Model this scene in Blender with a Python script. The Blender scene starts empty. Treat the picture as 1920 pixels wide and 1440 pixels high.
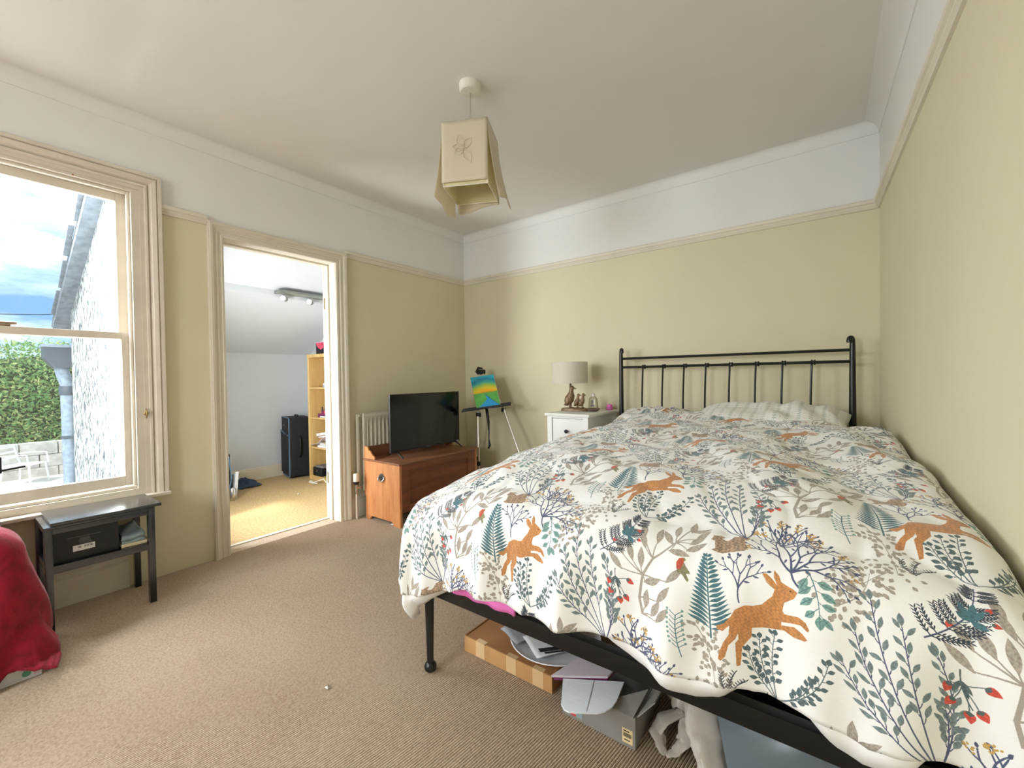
import bpy, bmesh, math, random
import numpy as np
from mathutils import Vector, Matrix, noise as mnoise

random.seed(7)
rng = np.random.default_rng(11)
SC = bpy.context.scene
COL = SC.collection
PI = math.pi
CAMZ = 1.10

# ------------------------------------------------------------------ camera, sky, lamps, exposure
def set_camera():
    yaw, pitch, roll, f = math.radians(36.53846955), math.radians(-0.87473182), math.radians(-0.81979441), 799.767
    cy, sy = math.cos(yaw), math.sin(yaw)
    fw = Vector((-sy * math.cos(pitch), cy * math.cos(pitch), math.sin(pitch)))
    rt = Vector((cy, sy, 0))
    up = rt.cross(fw)
    r2 = rt * math.cos(roll) + up * math.sin(roll)
    u2 = -rt * math.sin(roll) + up * math.cos(roll)
    cam = bpy.data.cameras.new('camera')
    cam.sensor_fit = 'HORIZONTAL'
    cam.sensor_width = 36.0
    cam.lens = f / 1920 * 36.0
    cam.clip_start = 0.02
    o = bpy.data.objects.new('camera', cam)
    COL.objects.link(o)
    m = Matrix((r2, u2, -fw)).transposed().to_4x4()
    m.translation = Vector((0, 0, CAMZ))
    o.matrix_world = m
    SC.camera = o
set_camera()

SC.view_settings.view_transform = 'Standard'
SC.view_settings.look = 'None'
SC.view_settings.gamma = 1.0
SC.view_settings.use_curve_mapping = False
SC.view_settings.exposure = 0.93

def set_world():
    w = bpy.data.worlds.new('sky')
    SC.world = w
    w.use_nodes = True
    nt = w.node_tree
    nt.nodes.clear()
    N = nt.nodes.new
    out = N('ShaderNodeOutputWorld'); bg = N('ShaderNodeBackground')
    tc = N('ShaderNodeTexCoord'); mp = N('ShaderNodeMapping')
    mp.inputs['Scale'].default_value = (1.6, 1.6, 6.5)
    nz = N('ShaderNodeTexNoise'); nz.inputs['Scale'].default_value = 2.1; nz.inputs['Detail'].default_value = 7; nz.inputs['Roughness'].default_value = 0.58
    cr = N('ShaderNodeValToRGB')
    e = cr.color_ramp.elements
    e[0].position = 0.40; e[0].color = (0.22, 0.46, 0.80, 1)
    e[1].position = 0.62; e[1].color = (1.35, 1.42, 1.48, 1)
    m = cr.color_ramp.elements.new(0.50); m.color = (0.58, 0.84, 1.0, 1)
    L = nt.links.new
    L(tc.outputs['Generated'], mp.inputs['Vector']); L(mp.outputs['Vector'], nz.inputs['Vector'])
    L(nz.outputs['Fac'], cr.inputs['Fac']); L(cr.outputs['Color'], bg.inputs['Color'])
    bg.inputs['Strength'].default_value = 0.74
    L(bg.outputs[0], out.inputs[0])
set_world()

def lamp(name, kind, loc, direction, energy, color=(1, 1, 1), size=None, size_y=None, angle=None):
    l = bpy.data.lights.new(name, kind)
    l.energy = energy
    l.color = color
    if kind == 'AREA':
        l.shape = 'RECTANGLE'; l.size = size; l.size_y = size_y or size
    if angle is not None:
        l.angle = angle
    o = bpy.data.objects.new(name, l)
    o.location = loc
    o.rotation_euler = Vector(direction).to_track_quat('-Z', 'Z').to_euler()
    COL.objects.link(o)
    return o
# the sun stands over the back of the house and lights the roughcast wall, the hedge and the window of the small room
SUN = lamp('sun', 'SUN', (-4, -6, 9), (-0.16, 0.58, -0.80), 2.5, (1.0, 0.96, 0.88), angle=math.radians(5.0))
# daylight falling through the sash windows (one in view, one on the same wall) and the small room's own window; LN is an added fill lamp
LW = lamp('daylight_window_1', 'AREA', (-4.15, 0.05, 2.75), (1.0, 0.12, -0.95), 105, (0.90, 0.955, 1.0), 1.5, 1.3)
LW2 = lamp('daylight_window_2', 'AREA', (-3.72, -1.05, 1.85), (1.0, 0.30, -0.75), 86, (0.91, 0.96, 1.0), 0.95, 1.6)
LN = lamp('added_near_fill', 'AREA', (-1.55, -2.45, 1.72), (0.0, 1.0, -0.42), 66, (0.91, 0.96, 1.0), 1.3, 1.4)  # fill added behind the camera to brighten the deep end of the room
LR = lamp('daylight_window_3', 'AREA', (-3.57, 0.62, 1.05), (0.04, 1.0, 0.05), 44, (0.93, 0.97, 1.0), 0.48, 1.05)

# ------------------------------------------------------------------ materials
def lin(c):
    return tuple(((v / 255) / 12.92 if v / 255 <= 0.04045 else ((v / 255 + 0.055) / 1.055) ** 2.4) for v in c)

def mat(name, rgb, rough=0.6, metal=0.0, var=0.0, vscale=8.0, bump=0.0, bscale=60.0, rgb2=None, stretch=None, coat=0.0, spec=0.5, sheen=0.0, trans=0.0, twoside=None, dist=0.002):
    m = bpy.data.materials.new(name)
    m.use_nodes = True
    nt = m.node_tree
    p = nt.nodes['Principled BSDF']
    c = (*lin(rgb), 1)
    p.inputs['Base Color'].default_value = c
    p.inputs['Roughness'].default_value = rough
    p.inputs['Metallic'].default_value = metal
    p.inputs['Specular IOR Level'].default_value = spec
    if coat: p.inputs['Coat Weight'].default_value = coat
    if sheen:
        p.inputs['Sheen Weight'].default_value = sheen; p.inputs['Sheen Roughness'].default_value = 0.4
    tc = None
    def coord():
        nonlocal tc
        if tc is None:
            t = nt.nodes.new('ShaderNodeTexCoord'); mp = nt.nodes.new('ShaderNodeMapping')
            if stretch: mp.inputs['Scale'].default_value = stretch
            nt.links.new(t.outputs['Object'], mp.inputs['Vector']); tc = mp.outputs['Vector']
        return tc
    if var or rgb2:
        nz = nt.nodes.new('ShaderNodeTexNoise'); nz.inputs['Scale'].default_value = vscale; nz.inputs['Detail'].default_value = 5
        nt.links.new(coord(), nz.inputs['Vector'])
        cr = nt.nodes.new('ShaderNodeValToRGB')
        a = lin(rgb2) if rgb2 else tuple(x * (1 - var) for x in c[:3])
        cr.color_ramp.elements[0].color = (*a, 1); cr.color_ramp.elements[1].color = c
        cr.color_ramp.elements[0].position = 0.34; cr.color_ramp.elements[1].position = 0.62
        nt.links.new(nz.outputs['Fac'], cr.inputs['Fac']); nt.links.new(cr.outputs['Color'], p.inputs['Base Color'])
    if bump:
        nb = nt.nodes.new('ShaderNodeTexNoise'); nb.inputs['Scale'].default_value = bscale; nb.inputs['Detail'].default_value = 4
        nt.links.new(coord(), nb.inputs['Vector'])
        b = nt.nodes.new('ShaderNodeBump'); b.inputs['Strength'].default_value = bump; b.inputs['Distance'].default_value = dist
        nt.links.new(nb.outputs['Fac'], b.inputs['Height']); nt.links.new(b.outputs['Normal'], p.inputs['Normal'])
    if trans:   # thin cloth or film: part of the light passes through
        tr = nt.nodes.new('ShaderNodeBsdfTranslucent'); mx = nt.nodes.new('ShaderNodeMixShader')
        tr.inputs['Color'].default_value = c; mx.inputs['Fac'].default_value = trans
        o = nt.nodes['Material Output']
        nt.links.new(p.outputs[0], mx.inputs[1]); nt.links.new(tr.outputs[0], mx.inputs[2]); nt.links.new(mx.outputs[0], o.inputs['Surface'])
    return m

def glass_mat(name, tint=(1, 1, 1), gloss=0.06, dirt=0.03):
    m = bpy.data.materials.new(name)
    m.use_nodes = True
    nt = m.node_tree
    nt.nodes.clear()
    N = nt.nodes.new; L = nt.links.new
    o = N('ShaderNodeOutputMaterial'); t = N('ShaderNodeBsdfTransparent'); g = N('ShaderNodeBsdfGlossy'); d = N('ShaderNodeBsdfDiffuse')
    t.inputs['Color'].default_value = (*tint, 1); g.inputs['Roughness'].default_value = 0.02
    d.inputs['Color'].default_value = (0.8, 0.82, 0.85, 1)
    m1 = N('ShaderNodeMixShader'); m2 = N('ShaderNodeMixShader')
    m1.inputs['Fac'].default_value = gloss
    L(t.outputs[0], m1.inputs[1]); L(g.outputs[0], m1.inputs[2])
    if dirt:
        tc = N('ShaderNodeTexCoord'); nz = N('ShaderNodeTexNoise'); nz.inputs['Scale'].default_value = 90; nz.inputs['Detail'].default_value = 6
        cr = N('ShaderNodeValToRGB'); cr.color_ramp.elements[0].position = 0.58; cr.color_ramp.elements[1].position = 0.8
        cr.color_ramp.elements[0].color = (dirt, dirt, dirt, 1); cr.color_ramp.elements[1].color = (dirt * 9, dirt * 9, dirt * 9, 1)
        L(tc.outputs['Object'], nz.inputs['Vector']); L(nz.outputs['Fac'], cr.inputs['Fac']); L(cr.outputs['Color'], m2.inputs['Fac'])
    else:
        m2.inputs['Fac'].default_value = 0
    L(m1.outputs[0], m2.inputs[1]); L(d.outputs[0], m2.inputs[2]); L(m2.outputs[0], o.inputs['Surface'])
    return m

def wood_mat(name, c1, c2, scale=3.0, stretch=(1, 1, 1), rough=0.42, knots=True):
    m = bpy.data.materials.new(name)
    m.use_nodes = True
    nt = m.node_tree; N = nt.nodes.new; L = nt.links.new
    p = nt.nodes['Principled BSDF']; p.inputs['Roughness'].default_value = rough
    tc = N('ShaderNodeTexCoord'); mp = N('ShaderNodeMapping'); mp.inputs['Scale'].default_value = stretch
    nz = N('ShaderNodeTexNoise'); nz.inputs['Scale'].default_value = scale; nz.inputs['Detail'].default_value = 6; nz.inputs['Distortion'].default_value = 0.6
    wv = N('ShaderNodeTexNoise'); wv.inputs['Scale'].default_value = scale * 7; wv.inputs['Detail'].default_value = 3
    mx = N('ShaderNodeMath'); mx.operation = 'MULTIPLY_ADD'; mx.inputs[1].default_value = 0.35
    cr = N('ShaderNodeValToRGB'); cr.color_ramp.elements[0].position = 0.5; cr.color_ramp.elements[1].position = 0.85
    cr.color_ramp.elements[0].color = (*lin(c2), 1); cr.color_ramp.elements[1].color = (*lin(c1), 1)
    L(tc.outputs['Object'], mp.inputs['Vector']); L(mp.outputs['Vector'], nz.inputs['Vector']); L(mp.outputs['Vector'], wv.inputs['Vector'])
    L(wv.outputs['Fac'], mx.inputs[0]); L(nz.outputs['Fac'], mx.inputs[2]); L(mx.outputs[0], cr.inputs['Fac'])
    col = cr.outputs['Color']
    if knots:
        vo = N('ShaderNodeTexVoronoi'); vo.inputs['Scale'].default_value = 5.5
        mp2 = N('ShaderNodeMapping'); mp2.inputs['Scale'].default_value = (1.0, 1.0, 0.75)
        k = N('ShaderNodeValToRGB'); k.color_ramp.elements[0].position = 0.05; k.color_ramp.elements[1].position = 0.17
        k.color_ramp.elements[0].color = (0.42, 0.42, 0.42, 1); k.color_ramp.elements[1].color = (1, 1, 1, 1)
        ml = N('ShaderNodeMixRGB'); ml.blend_type = 'MULTIPLY'; ml.inputs['Fac'].default_value = 0.8
        L(tc.outputs['Object'], mp2.inputs['Vector']); L(mp2.outputs['Vector'], vo.inputs['Vector']); L(vo.outputs['Distance'], k.inputs['Fac'])
        L(col, ml.inputs['Color1']); L(k.outputs['Color'], ml.inputs['Color2']); col = ml.outputs['Color']
    L(col, p.inputs['Base Color'])
    return m

M = {}
M['cream'] = mat('cream_wall_paint', (219, 211, 179), 0.85, var=0.04, vscale=1.5, bump=0.12, bscale=40)
M['white'] = mat('white_wall_paint', (234, 233, 229), 0.85, var=0.03, vscale=1.5, bump=0.12, bscale=40)
M['ceil'] = mat('ceiling_paint', (230, 227, 221), 0.9, var=0.03, vscale=1.2, bump=0.08, bscale=30)
M['trim'] = mat('cream_gloss_paint', (224, 216, 198), 0.42, var=0.05, vscale=6)
M['adjwall'] = mat('cool_white_paint', (216, 220, 224), 0.85, var=0.03, vscale=2)
M['winpaint'] = mat('worn_window_paint', (217, 207, 190), 0.4, var=0.08, vscale=9)
M['black'] = mat('black_lacquer', (16, 16, 17), 0.32, var=0.2, vscale=20)
M['blackmatt'] = mat('black_plastic', (20, 20, 22), 0.55)
M['blackwood'] = mat('black_painted_wood', (22, 25, 32), 0.24, var=0.3, vscale=14, bump=0.08, bscale=90, coat=0.8)
M['blackwood'].node_tree.nodes['Principled BSDF'].inputs['Coat Roughness'].default_value = 0.22
M['screen'] = mat('dark_screen', (9, 10, 12), 0.16)
M['chrome'] = mat('chrome', (200, 200, 200), 0.18, 1.0)
M['alu'] = mat('brushed_aluminium', (205, 200, 188), 0.38, 0.85)
M['whitelac'] = mat('white_lacquer', (236, 235, 230), 0.38, var=0.02)
M['radwhite'] = mat('radiator_enamel', (216, 208, 190), 0.45)
M['pine'] = wood_mat('stained_pine', (202, 140, 88), (174, 108, 62), 2.6, (6, 6, 0.9))
M['pinedark'] = wood_mat('stained_pine_front', (134, 78, 48), (108, 60, 36), 2.6, (6, 0.9, 6), knots=False)
M['pinelid'] = wood_mat('stained_pine_lid', (146, 98, 70), (122, 80, 56), 2.2, (6, 0.8, 6), rough=0.35, knots=False)
M['birch'] = wood_mat('birch_veneer', (222, 190, 128), (204, 168, 104), 2.0, (5, 5, 0.6), knots=False)
M['shadecloth'] = mat('linen_shade', (236, 228, 212), 0.9, bump=0.3, bscale=300, var=0.05, vscale=120, trans=0.25)
M['sheer'] = mat('sheer_lamp_cloth', (232, 222, 198), 0.45, trans=0.4, bump=0.15, bscale=160, sheen=0.4)
M['sheerin'] = mat('yellowed_lamp_lining', (236, 229, 186), 0.7, trans=0.4)
M['whiteplastic'] = mat('white_plastic', (228, 222, 210), 0.4)
M['bronze'] = mat('bronzed_resin', (142, 116, 84), 0.42, 0.15, var=0.35, vscale=60, bump=0.5, bscale=120)
M['whitecotton'] = mat('white_cotton', (236, 233, 230), 0.8, bump=0.2, bscale=220, sheen=0.2)
M['satin'] = mat('white_duvet_lining', (238, 236, 234), 0.42, bump=0.25, bscale=18, sheen=0.3, dist=0.004)
M['pink'] = mat('pink_cotton', (236, 122, 196), 0.8, bump=0.2, bscale=100)
M['red'] = mat('crimson_fleece', (146, 2, 38), 0.9, var=0.4, vscale=22, bump=0.6, bscale=160, sheen=0.12)
M['card'] = mat('brown_cardboard', (190, 144, 92), 0.7, var=0.12, vscale=8)
M['cardin'] = mat('brown_cardboard_inside', (150, 102, 58), 0.75, var=0.15, vscale=6)
M['tape'] = mat('parcel_tape', (214, 180, 136), 0.12, coat=0.6)
M['grey'] = mat('grey_board', (134, 130, 124), 0.7, var=0.06, vscale=10)
M['whiteboard'] = mat('white_board', (228, 234, 240), 0.6, var=0.06, vscale=30, stretch=(1, 6, 1))
M['lilac'] = mat('lilac_folder', (204, 196, 206), 0.5)
M['paper'] = mat('paper', (226, 228, 232), 0.6)
M['bluepaper'] = mat('bluish_paper', (206, 220, 236), 0.6)
M['greypaper'] = mat('grey_paper', (150, 152, 158), 0.5)
M['darkpaper'] = mat('dark_print', (34, 34, 38), 0.6)
M['film'] = mat('white_carrier_film', (214, 206, 194), 0.38, trans=0.35, bump=0.4, bscale=30, dist=0.004)
M['bin'] = mat('smoky_plastic', (120, 132, 140), 0.3, trans=0.3)
M['redprint'] = mat('red_print', (206, 58, 66), 0.6)
M['label'] = mat('buff_label', (222, 200, 150), 0.6)
M['whitelabel'] = mat('white_label', (226, 226, 224), 0.6)
M['ink'] = mat('black_ink', (30, 30, 34), 0.7)
M['greyink'] = mat('grey_ink', (120, 120, 122), 0.7)
M['blueink'] = mat('blue_ink', (70, 84, 150), 0.6)
M['pinkink'] = mat('pink_ink', (220, 150, 160), 0.7)
M['greenink'] = mat('green_ink', (96, 164, 132), 0.7)
M['oil'] = mat('clear_oil_bottle', (222, 216, 182), 0.15, coat=0.5, trans=0.4)
M['clearpink'] = mat('pink_jar', (226, 130, 190), 0.2, trans=0.3)
M['ceramic'] = mat('glazed_dish', (120, 102, 88), 0.25, var=0.3, vscale=40)
M['suit'] = mat('black_suitcase_nylon', (24, 25, 30), 0.75, bump=0.3, bscale=300)
M['piping'] = mat('pale_blue_piping', (92, 128, 160), 0.5)
M['cloth'] = mat('blue_grey_cloth', (142, 160, 164), 0.9, var=0.15, vscale=20, bump=0.4, bscale=90)
M['creambook'] = mat('cream_pages', (220, 206, 172), 0.7)
M['navy'] = mat('navy_cloth', (50, 66, 92), 0.9, bump=0.4, bscale=80)
M['brass'] = mat('aged_brass', (170, 146, 96), 0.35, 0.9)
M['flower'] = mat('pink_printed_cloth', (238, 90, 122), 0.7, rgb2=(170, 24, 50), vscale=40)
M['purple'] = mat('purple_plastic', (120, 46, 92), 0.3)
M['spot'] = mat('nickel_spotlight', (150, 156, 150), 0.35, 0.7)
M['spotlamp'] = mat('lamp_glass', (246, 246, 244), 0.3)
M['coppery'] = mat('tan_cover', (176, 112, 80), 0.6)
M['slate'] = mat('roof_slate', (128, 138, 148), 0.75, var=0.4, vscale=18, bump=0.6, bscale=50)
M['pipe'] = mat('grey_plastic_pipe', (146, 162, 180), 0.5, var=0.3, vscale=26)
M['pipedark'] = mat('dark_grey_pipe_band', (70, 82, 96), 0.5)
M['deck'] = mat('pale_decking', (220, 214, 206), 0.8, var=0.12, vscale=12)
M['stone'] = mat('pale_garden_block', (206, 204, 196), 0.9, var=0.25, vscale=14, bump=0.6, bscale=40)
M['chairwhite'] = mat('white_garden_chair', (240, 240, 236), 0.5)
M['leaf1'] = mat('hedge_leaf', (150, 190, 116), 0.35, rgb2=(88, 140, 90), vscale=9, trans=0.3)
M['leaf2'] = mat('hedge_leaf_yellow', (216, 218, 150), 0.35, rgb2=(150, 190, 116), vscale=9, trans=0.3)
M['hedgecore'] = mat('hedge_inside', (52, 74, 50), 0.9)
M['wire'] = mat('dark_wire', (60, 66, 74), 0.7)
M['pane'] = glass_mat('window_glass', dirt=0.012)

def roughcast():
    m = bpy.data.materials.new('white_roughcast')
    m.use_nodes = True
    nt = m.node_tree; N = nt.nodes.new; L = nt.links.new
    p = nt.nodes['Principled BSDF']; p.inputs['Roughness'].default_value = 0.9
    tc = N('ShaderNodeTexCoord'); mp = N('ShaderNodeMapping'); mp.inputs['Scale'].default_value = (3.0, 1, 1)
    n1 = N('ShaderNodeTexNoise'); n1.inputs['Scale'].default_value = 16; n1.inputs['Detail'].default_value = 3; n1.inputs['Roughness'].default_value = 0.65
    cr = N('ShaderNodeValToRGB'); cr.color_ramp.elements[0].position = 0.45; cr.color_ramp.elements[1].position = 0.52
    cr.color_ramp.elements[0].color = (*lin((70, 80, 86)), 1); cr.color_ramp.elements[1].color = (*lin((206, 210, 210)), 1)
    b = N('ShaderNodeBump'); b.inputs['Strength'].default_value = 0.6; b.inputs['Distance'].default_value = 0.012
    L(tc.outputs['Object'], mp.inputs['Vector']); L(mp.outputs['Vector'], n1.inputs['Vector'])
    L(n1.outputs['Fac'], cr.inputs['Fac']); L(n1.outputs['Fac'], b.inputs['Height'])
    L(cr.outputs['Color'], p.inputs['Base Color']); L(b.outputs['Normal'], p.inputs['Normal'])
    return m
M['roughcast'] = roughcast()

def carpet_mat(name, c1, c2, sc):
    m = bpy.data.materials.new(name)
    m.use_nodes = True
    nt = m.node_tree; N = nt.nodes.new; L = nt.links.new
    p = nt.nodes['Principled BSDF']; p.inputs['Roughness'].default_value = 0.95; p.inputs['Specular IOR Level'].default_value = 0.1
    tc = N('ShaderNodeTexCoord')
    n1 = N('ShaderNodeTexNoise'); n1.inputs['Scale'].default_value = sc; n1.inputs['Roughness'].default_value = 0.7; n1.inputs['Detail'].default_value = 3
    n2 = N('ShaderNodeTexNoise'); n2.inputs['Scale'].default_value = 1.7; n2.inputs['Detail'].default_value = 5
    ad = N('ShaderNodeMath'); ad.operation = 'MULTIPLY_ADD'; ad.inputs[1].default_value = 0.35
    cr = N('ShaderNodeValToRGB'); cr.color_ramp.elements[0].position = 0.48; cr.color_ramp.elements[1].position = 0.82
    cr.color_ramp.elements[0].color = (*lin(c2), 1); cr.color_ramp.elements[1].color = (*lin(c1), 1)
    b = N('ShaderNodeBump'); b.inputs['Strength'].default_value = 0.7; b.inputs['Distance'].default_value = 0.003
    for n in (n1, n2): L(tc.outputs['Object'], n.inputs['Vector'])
    L(n2.outputs['Fac'], ad.inputs[0]); L(n1.outputs['Fac'], ad.inputs[2]); L(ad.outputs[0], cr.inputs['Fac'])
    L(n1.outputs['Fac'], b.inputs['Height']); L(b.outputs['Normal'], p.inputs['Normal'])
    # a few dark marks trodden into the pile
    v = N('ShaderNodeTexVoronoi'); v.inputs['Scale'].default_value = 1.9
    k = N('ShaderNodeValToRGB'); k.color_ramp.elements[0].position = 0.012; k.color_ramp.elements[1].position = 0.03
    k.color_ramp.elements[0].color = (0.35, 0.3, 0.28, 1); k.color_ramp.elements[1].color = (1, 1, 1, 1)
    ml = N('ShaderNodeMixRGB'); ml.blend_type = 'MULTIPLY'; ml.inputs['Fac'].default_value = 1
    L(tc.outputs['Object'], v.inputs['Vector']); L(v.outputs['Distance'], k.inputs['Fac'])
    L(cr.outputs['Color'], ml.inputs['Color1']); L(k.outputs['Color'], ml.inputs['Color2']); L(ml.outputs['Color'], p.inputs['Base Color'])
    return m
M['carpet'] = carpet_mat('ribbed_beige_carpet', (203, 186, 165), (172, 151, 129), 110)
M['carpetgroove'] = mat('carpet_backing_groove_shade', (84, 68, 54), 0.95)  # dark backing colour that also paints shade into the rib grooves
M['carpet2'] = carpet_mat('flat_tan_carpet', (204, 178, 132), (176, 146, 104), 60)

# ------------------------------------------------------------------ mesh helpers
class MB:
    def __init__(self):
        self.bm = bmesh.new(); self.uv = None
    def quad(self, vs, mi=0):
        f = self.bm.faces.new([self.bm.verts.new(v) for v in vs]); f.material_index = mi
        return f
    def box(self, a, b, bev=0.0, seg=2, mi=0, mat4=None):
        x0, x1 = sorted((a[0], b[0])); y0, y1 = sorted((a[1], b[1])); z0, z1 = sorted((a[2], b[2]))
        v = [self.bm.verts.new(p) for p in ((x0, y0, z0), (x1, y0, z0), (x1, y1, z0), (x0, y1, z0), (x0, y0, z1), (x1, y0, z1), (x1, y1, z1), (x0, y1, z1))]
        fs = [self.bm.faces.new([v[i] for i in q]) for q in ((0, 3, 2, 1), (4, 5, 6, 7), (0, 1, 5, 4), (1, 2, 6, 5), (2, 3, 7, 6), (3, 0, 4, 7))]
        for f in fs: f.material_index = mi
        allv = v
        if bev:
            es = list({e for f in fs for e in f.edges})
            r = bmesh.ops.bevel(self.bm, geom=es, offset=bev, segments=seg, profile=0.7, affect='EDGES', clamp_overlap=True)
            allv = list({x for x in r['verts']} | {x for x in v if x.is_valid})
            for f in r['faces']: f.material_index = mi
        if mat4 is not None:
            bmesh.ops.transform(self.bm, matrix=mat4, verts=[x for x in allv if x.is_valid])
        return self
    def tube(self, pts, r, n=10, caps=True, mi=0, flat=None):
        pts = [Vector(p) for p in pts]
        rs = r if isinstance(r, (list, tuple)) else [r] * len(pts)
        rings = []
        prev = None
        for i, p in enumerate(pts):
            t = (pts[min(i + 1, len(pts) - 1)] - pts[max(i - 1, 0)])
            t = t.normalized() if t.length > 1e-9 else Vector((0, 0, 1))
            if prev is None:
                a = Vector((0, 0, 1)) if abs(t.z) < 0.9 else Vector((1, 0, 0))
                u = t.cross(a).normalized()
            else:
                u = (prev - t * prev.dot(t)).normalized()
            prev = u
            w = t.cross(u)
            fl = flat or 1.0
            rings.append([self.bm.verts.new(p + (u * math.cos(2 * PI * k / n) + w * fl * math.sin(2 * PI * k / n)) * rs[i]) for k in range(n)])
        for a, b in zip(rings, rings[1:]):
            for k in range(n):
                f = self.bm.faces.new((a[k], a[(k + 1) % n], b[(k + 1) % n], b[k])); f.material_index = mi
        if caps:
            for rg, rev in ((rings[0], True), (rings[-1], False)):
                f = self.bm.faces.new(rg[::-1] if rev else rg); f.material_index = mi
        return self
    def lathe(self, prof, c, n=24, axis='Z', mi=0):
        rings = []
        for r, h in prof:
            ring = []
            for k in range(n):
                a = 2 * PI * k / n
                q = {'Z': (r * math.cos(a), r * math.sin(a), h), 'X': (h, r * math.cos(a), r * math.sin(a)), 'Y': (r * math.sin(a), h, r * math.cos(a))}[axis]
                ring.append(self.bm.verts.new((c[0] + q[0], c[1] + q[1], c[2] + q[2])))
            rings.append(ring)
        for a, b in zip(rings, rings[1:]):
            for k in range(n):
                f = self.bm.faces.new((a[k], a[(k + 1) % n], b[(k + 1) % n], b[k])); f.material_index = mi
        if prof[0][0] > 1e-6: self.bm.faces.new(rings[0][::-1]).material_index = mi
        if prof[-1][0] > 1e-6: self.bm.faces.new(rings[-1]).material_index = mi
        return self
    def ball(self, c, r, n=14, sx=1, sy=1, sz=1, mi=0):
        d = bmesh.ops.create_uvsphere(self.bm, u_segments=n, v_segments=max(6, n * 2 // 3), radius=r, matrix=Matrix.Translation(c) @ Matrix.Diagonal((sx, sy, sz, 1)))
        for f in {f for v in d['verts'] for f in v.link_faces}: f.material_index = mi
        return self
    def prism(self, poly, fr, to, mi=0):
        # poly: 2D outline; fr / to: functions from a 2D point to the near and far 3D point
        a = [self.bm.verts.new(fr(*p)) for p in poly]; b = [self.bm.verts.new(to(*p)) for p in poly]
        n = len(poly)
        self.bm.faces.new(a).material_index = mi; self.bm.faces.new(b[::-1]).material_index = mi
        for k in range(n):
            self.bm.faces.new((a[k], b[k], b[(k + 1) % n], a[(k + 1) % n])).material_index = mi
        return self
    def grid(self, fn, nu, nv, uvf=None, mi=0):
        vs = [[self.bm.verts.new(fn(i / nu, j / nv)) for j in range(nv + 1)] for i in range(nu + 1)]
        uvl = self.bm.loops.layers.uv.verify() if uvf else None
        for i in range(nu):
            for j in range(nv):
                f = self.bm.faces.new((vs[i][j], vs[i + 1][j], vs[i + 1][j + 1], vs[i][j + 1])); f.material_index = mi
                if uvf:
                    for l, (a, b) in zip(f.loops, ((i, j), (i + 1, j), (i + 1, j + 1), (i, j + 1))):
                        l[uvl].uv = uvf(a / nu, b / nv)
        return self
    def build(self, name, mats, parent=None, smooth=30, off=None, fix=True):
        if fix: bmesh.ops.recalc_face_normals(self.bm, faces=self.bm.faces[:])
        me = bpy.data.meshes.new(name)
        if off is not None:
            bmesh.ops.translate(self.bm, vec=-Vector(off), verts=self.bm.verts[:])
        self.bm.to_mesh(me); self.bm.free()
        for m in (mats if isinstance(mats, (list, tuple)) else [mats]): me.materials.append(m)
        if smooth:
            me.shade_smooth()
            me.set_sharp_from_angle(angle=math.radians(smooth))
        o = bpy.data.objects.new(name, me)
        COL.objects.link(o)
        if parent is not None: o.parent = parent
        return o

class Thing:
    """An Empty at the thing's base; parts are given in world coordinates (or in local ones, when turned)."""
    def __init__(self, name, label, cat, loc, rotz=0.0, group=None, kind=None, local=False):
        o = bpy.data.objects.new(name, None)
        o.empty_display_size = 0.05
        COL.objects.link(o)
        o.location = loc; o.rotation_euler = (0, 0, rotz)
        if kind: o['kind'] = kind
        if label: o['label'] = label
        if cat: o['category'] = cat
        if group: o['group'] = group
        self.o = o; self.loc = None if local else Vector(loc)
    def part(self, name, mb, mats, parent=None, smooth=30, label=None, kind=None, fix=True):
        c = mb.build(name, mats, parent or self.o, smooth, self.loc, fix)
        if label: c['label'] = label
        if kind: c['kind'] = kind
        return c

def solo(name, label, cat, mb, mats, group=None, smooth=30, loc=None):
    o = mb.build(name, mats, None, smooth, loc)
    if loc is not None: o.location = loc
    o['label'] = label; o['category'] = cat
    if group: o['group'] = group
    return o

def struct(name, mb, mats, parent=None, smooth=30):
    o = mb.build(name, mats, parent, smooth)
    if parent is None: o['kind'] = 'structure'
    return o

def bez(p0, p1, p2, n=10):
    p0, p1, p2 = Vector(p0), Vector(p1), Vector(p2)
    return [p0 * (1 - t) ** 2 + p1 * 2 * t * (1 - t) + p2 * t * t for t in (i / n for i in range(n + 1))]

def fbm(x, y, z=0.0, o=4):
    return mnoise.fractal(Vector((x, y, z)), 0.9, 2.0, o, noise_basis='PERLIN_ORIGINAL')
def sm(a, b, x):
    t = min(1.0, max(0.0, (x - a) / (b - a))); return t * t * (3 - 2 * t)

# ------------------------------------------------------------------ room shell
XL, YB, ZC, YN = -3.05, 3.30, 2.56, -1.90
WT = 0.16
XO = XL - WT
def xr(y): return 0.245 + (3.3 - y) * 0.028
D0, D1, DH = 1.087, 1.845, 2.0            # door opening
W1 = (-0.36, 0.70, 0.47, 2.18)            # window openings y0, y1, z0, z1
W2 = (-1.62, -0.72, 0.47, 2.18)
ZR = 2.086

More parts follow.
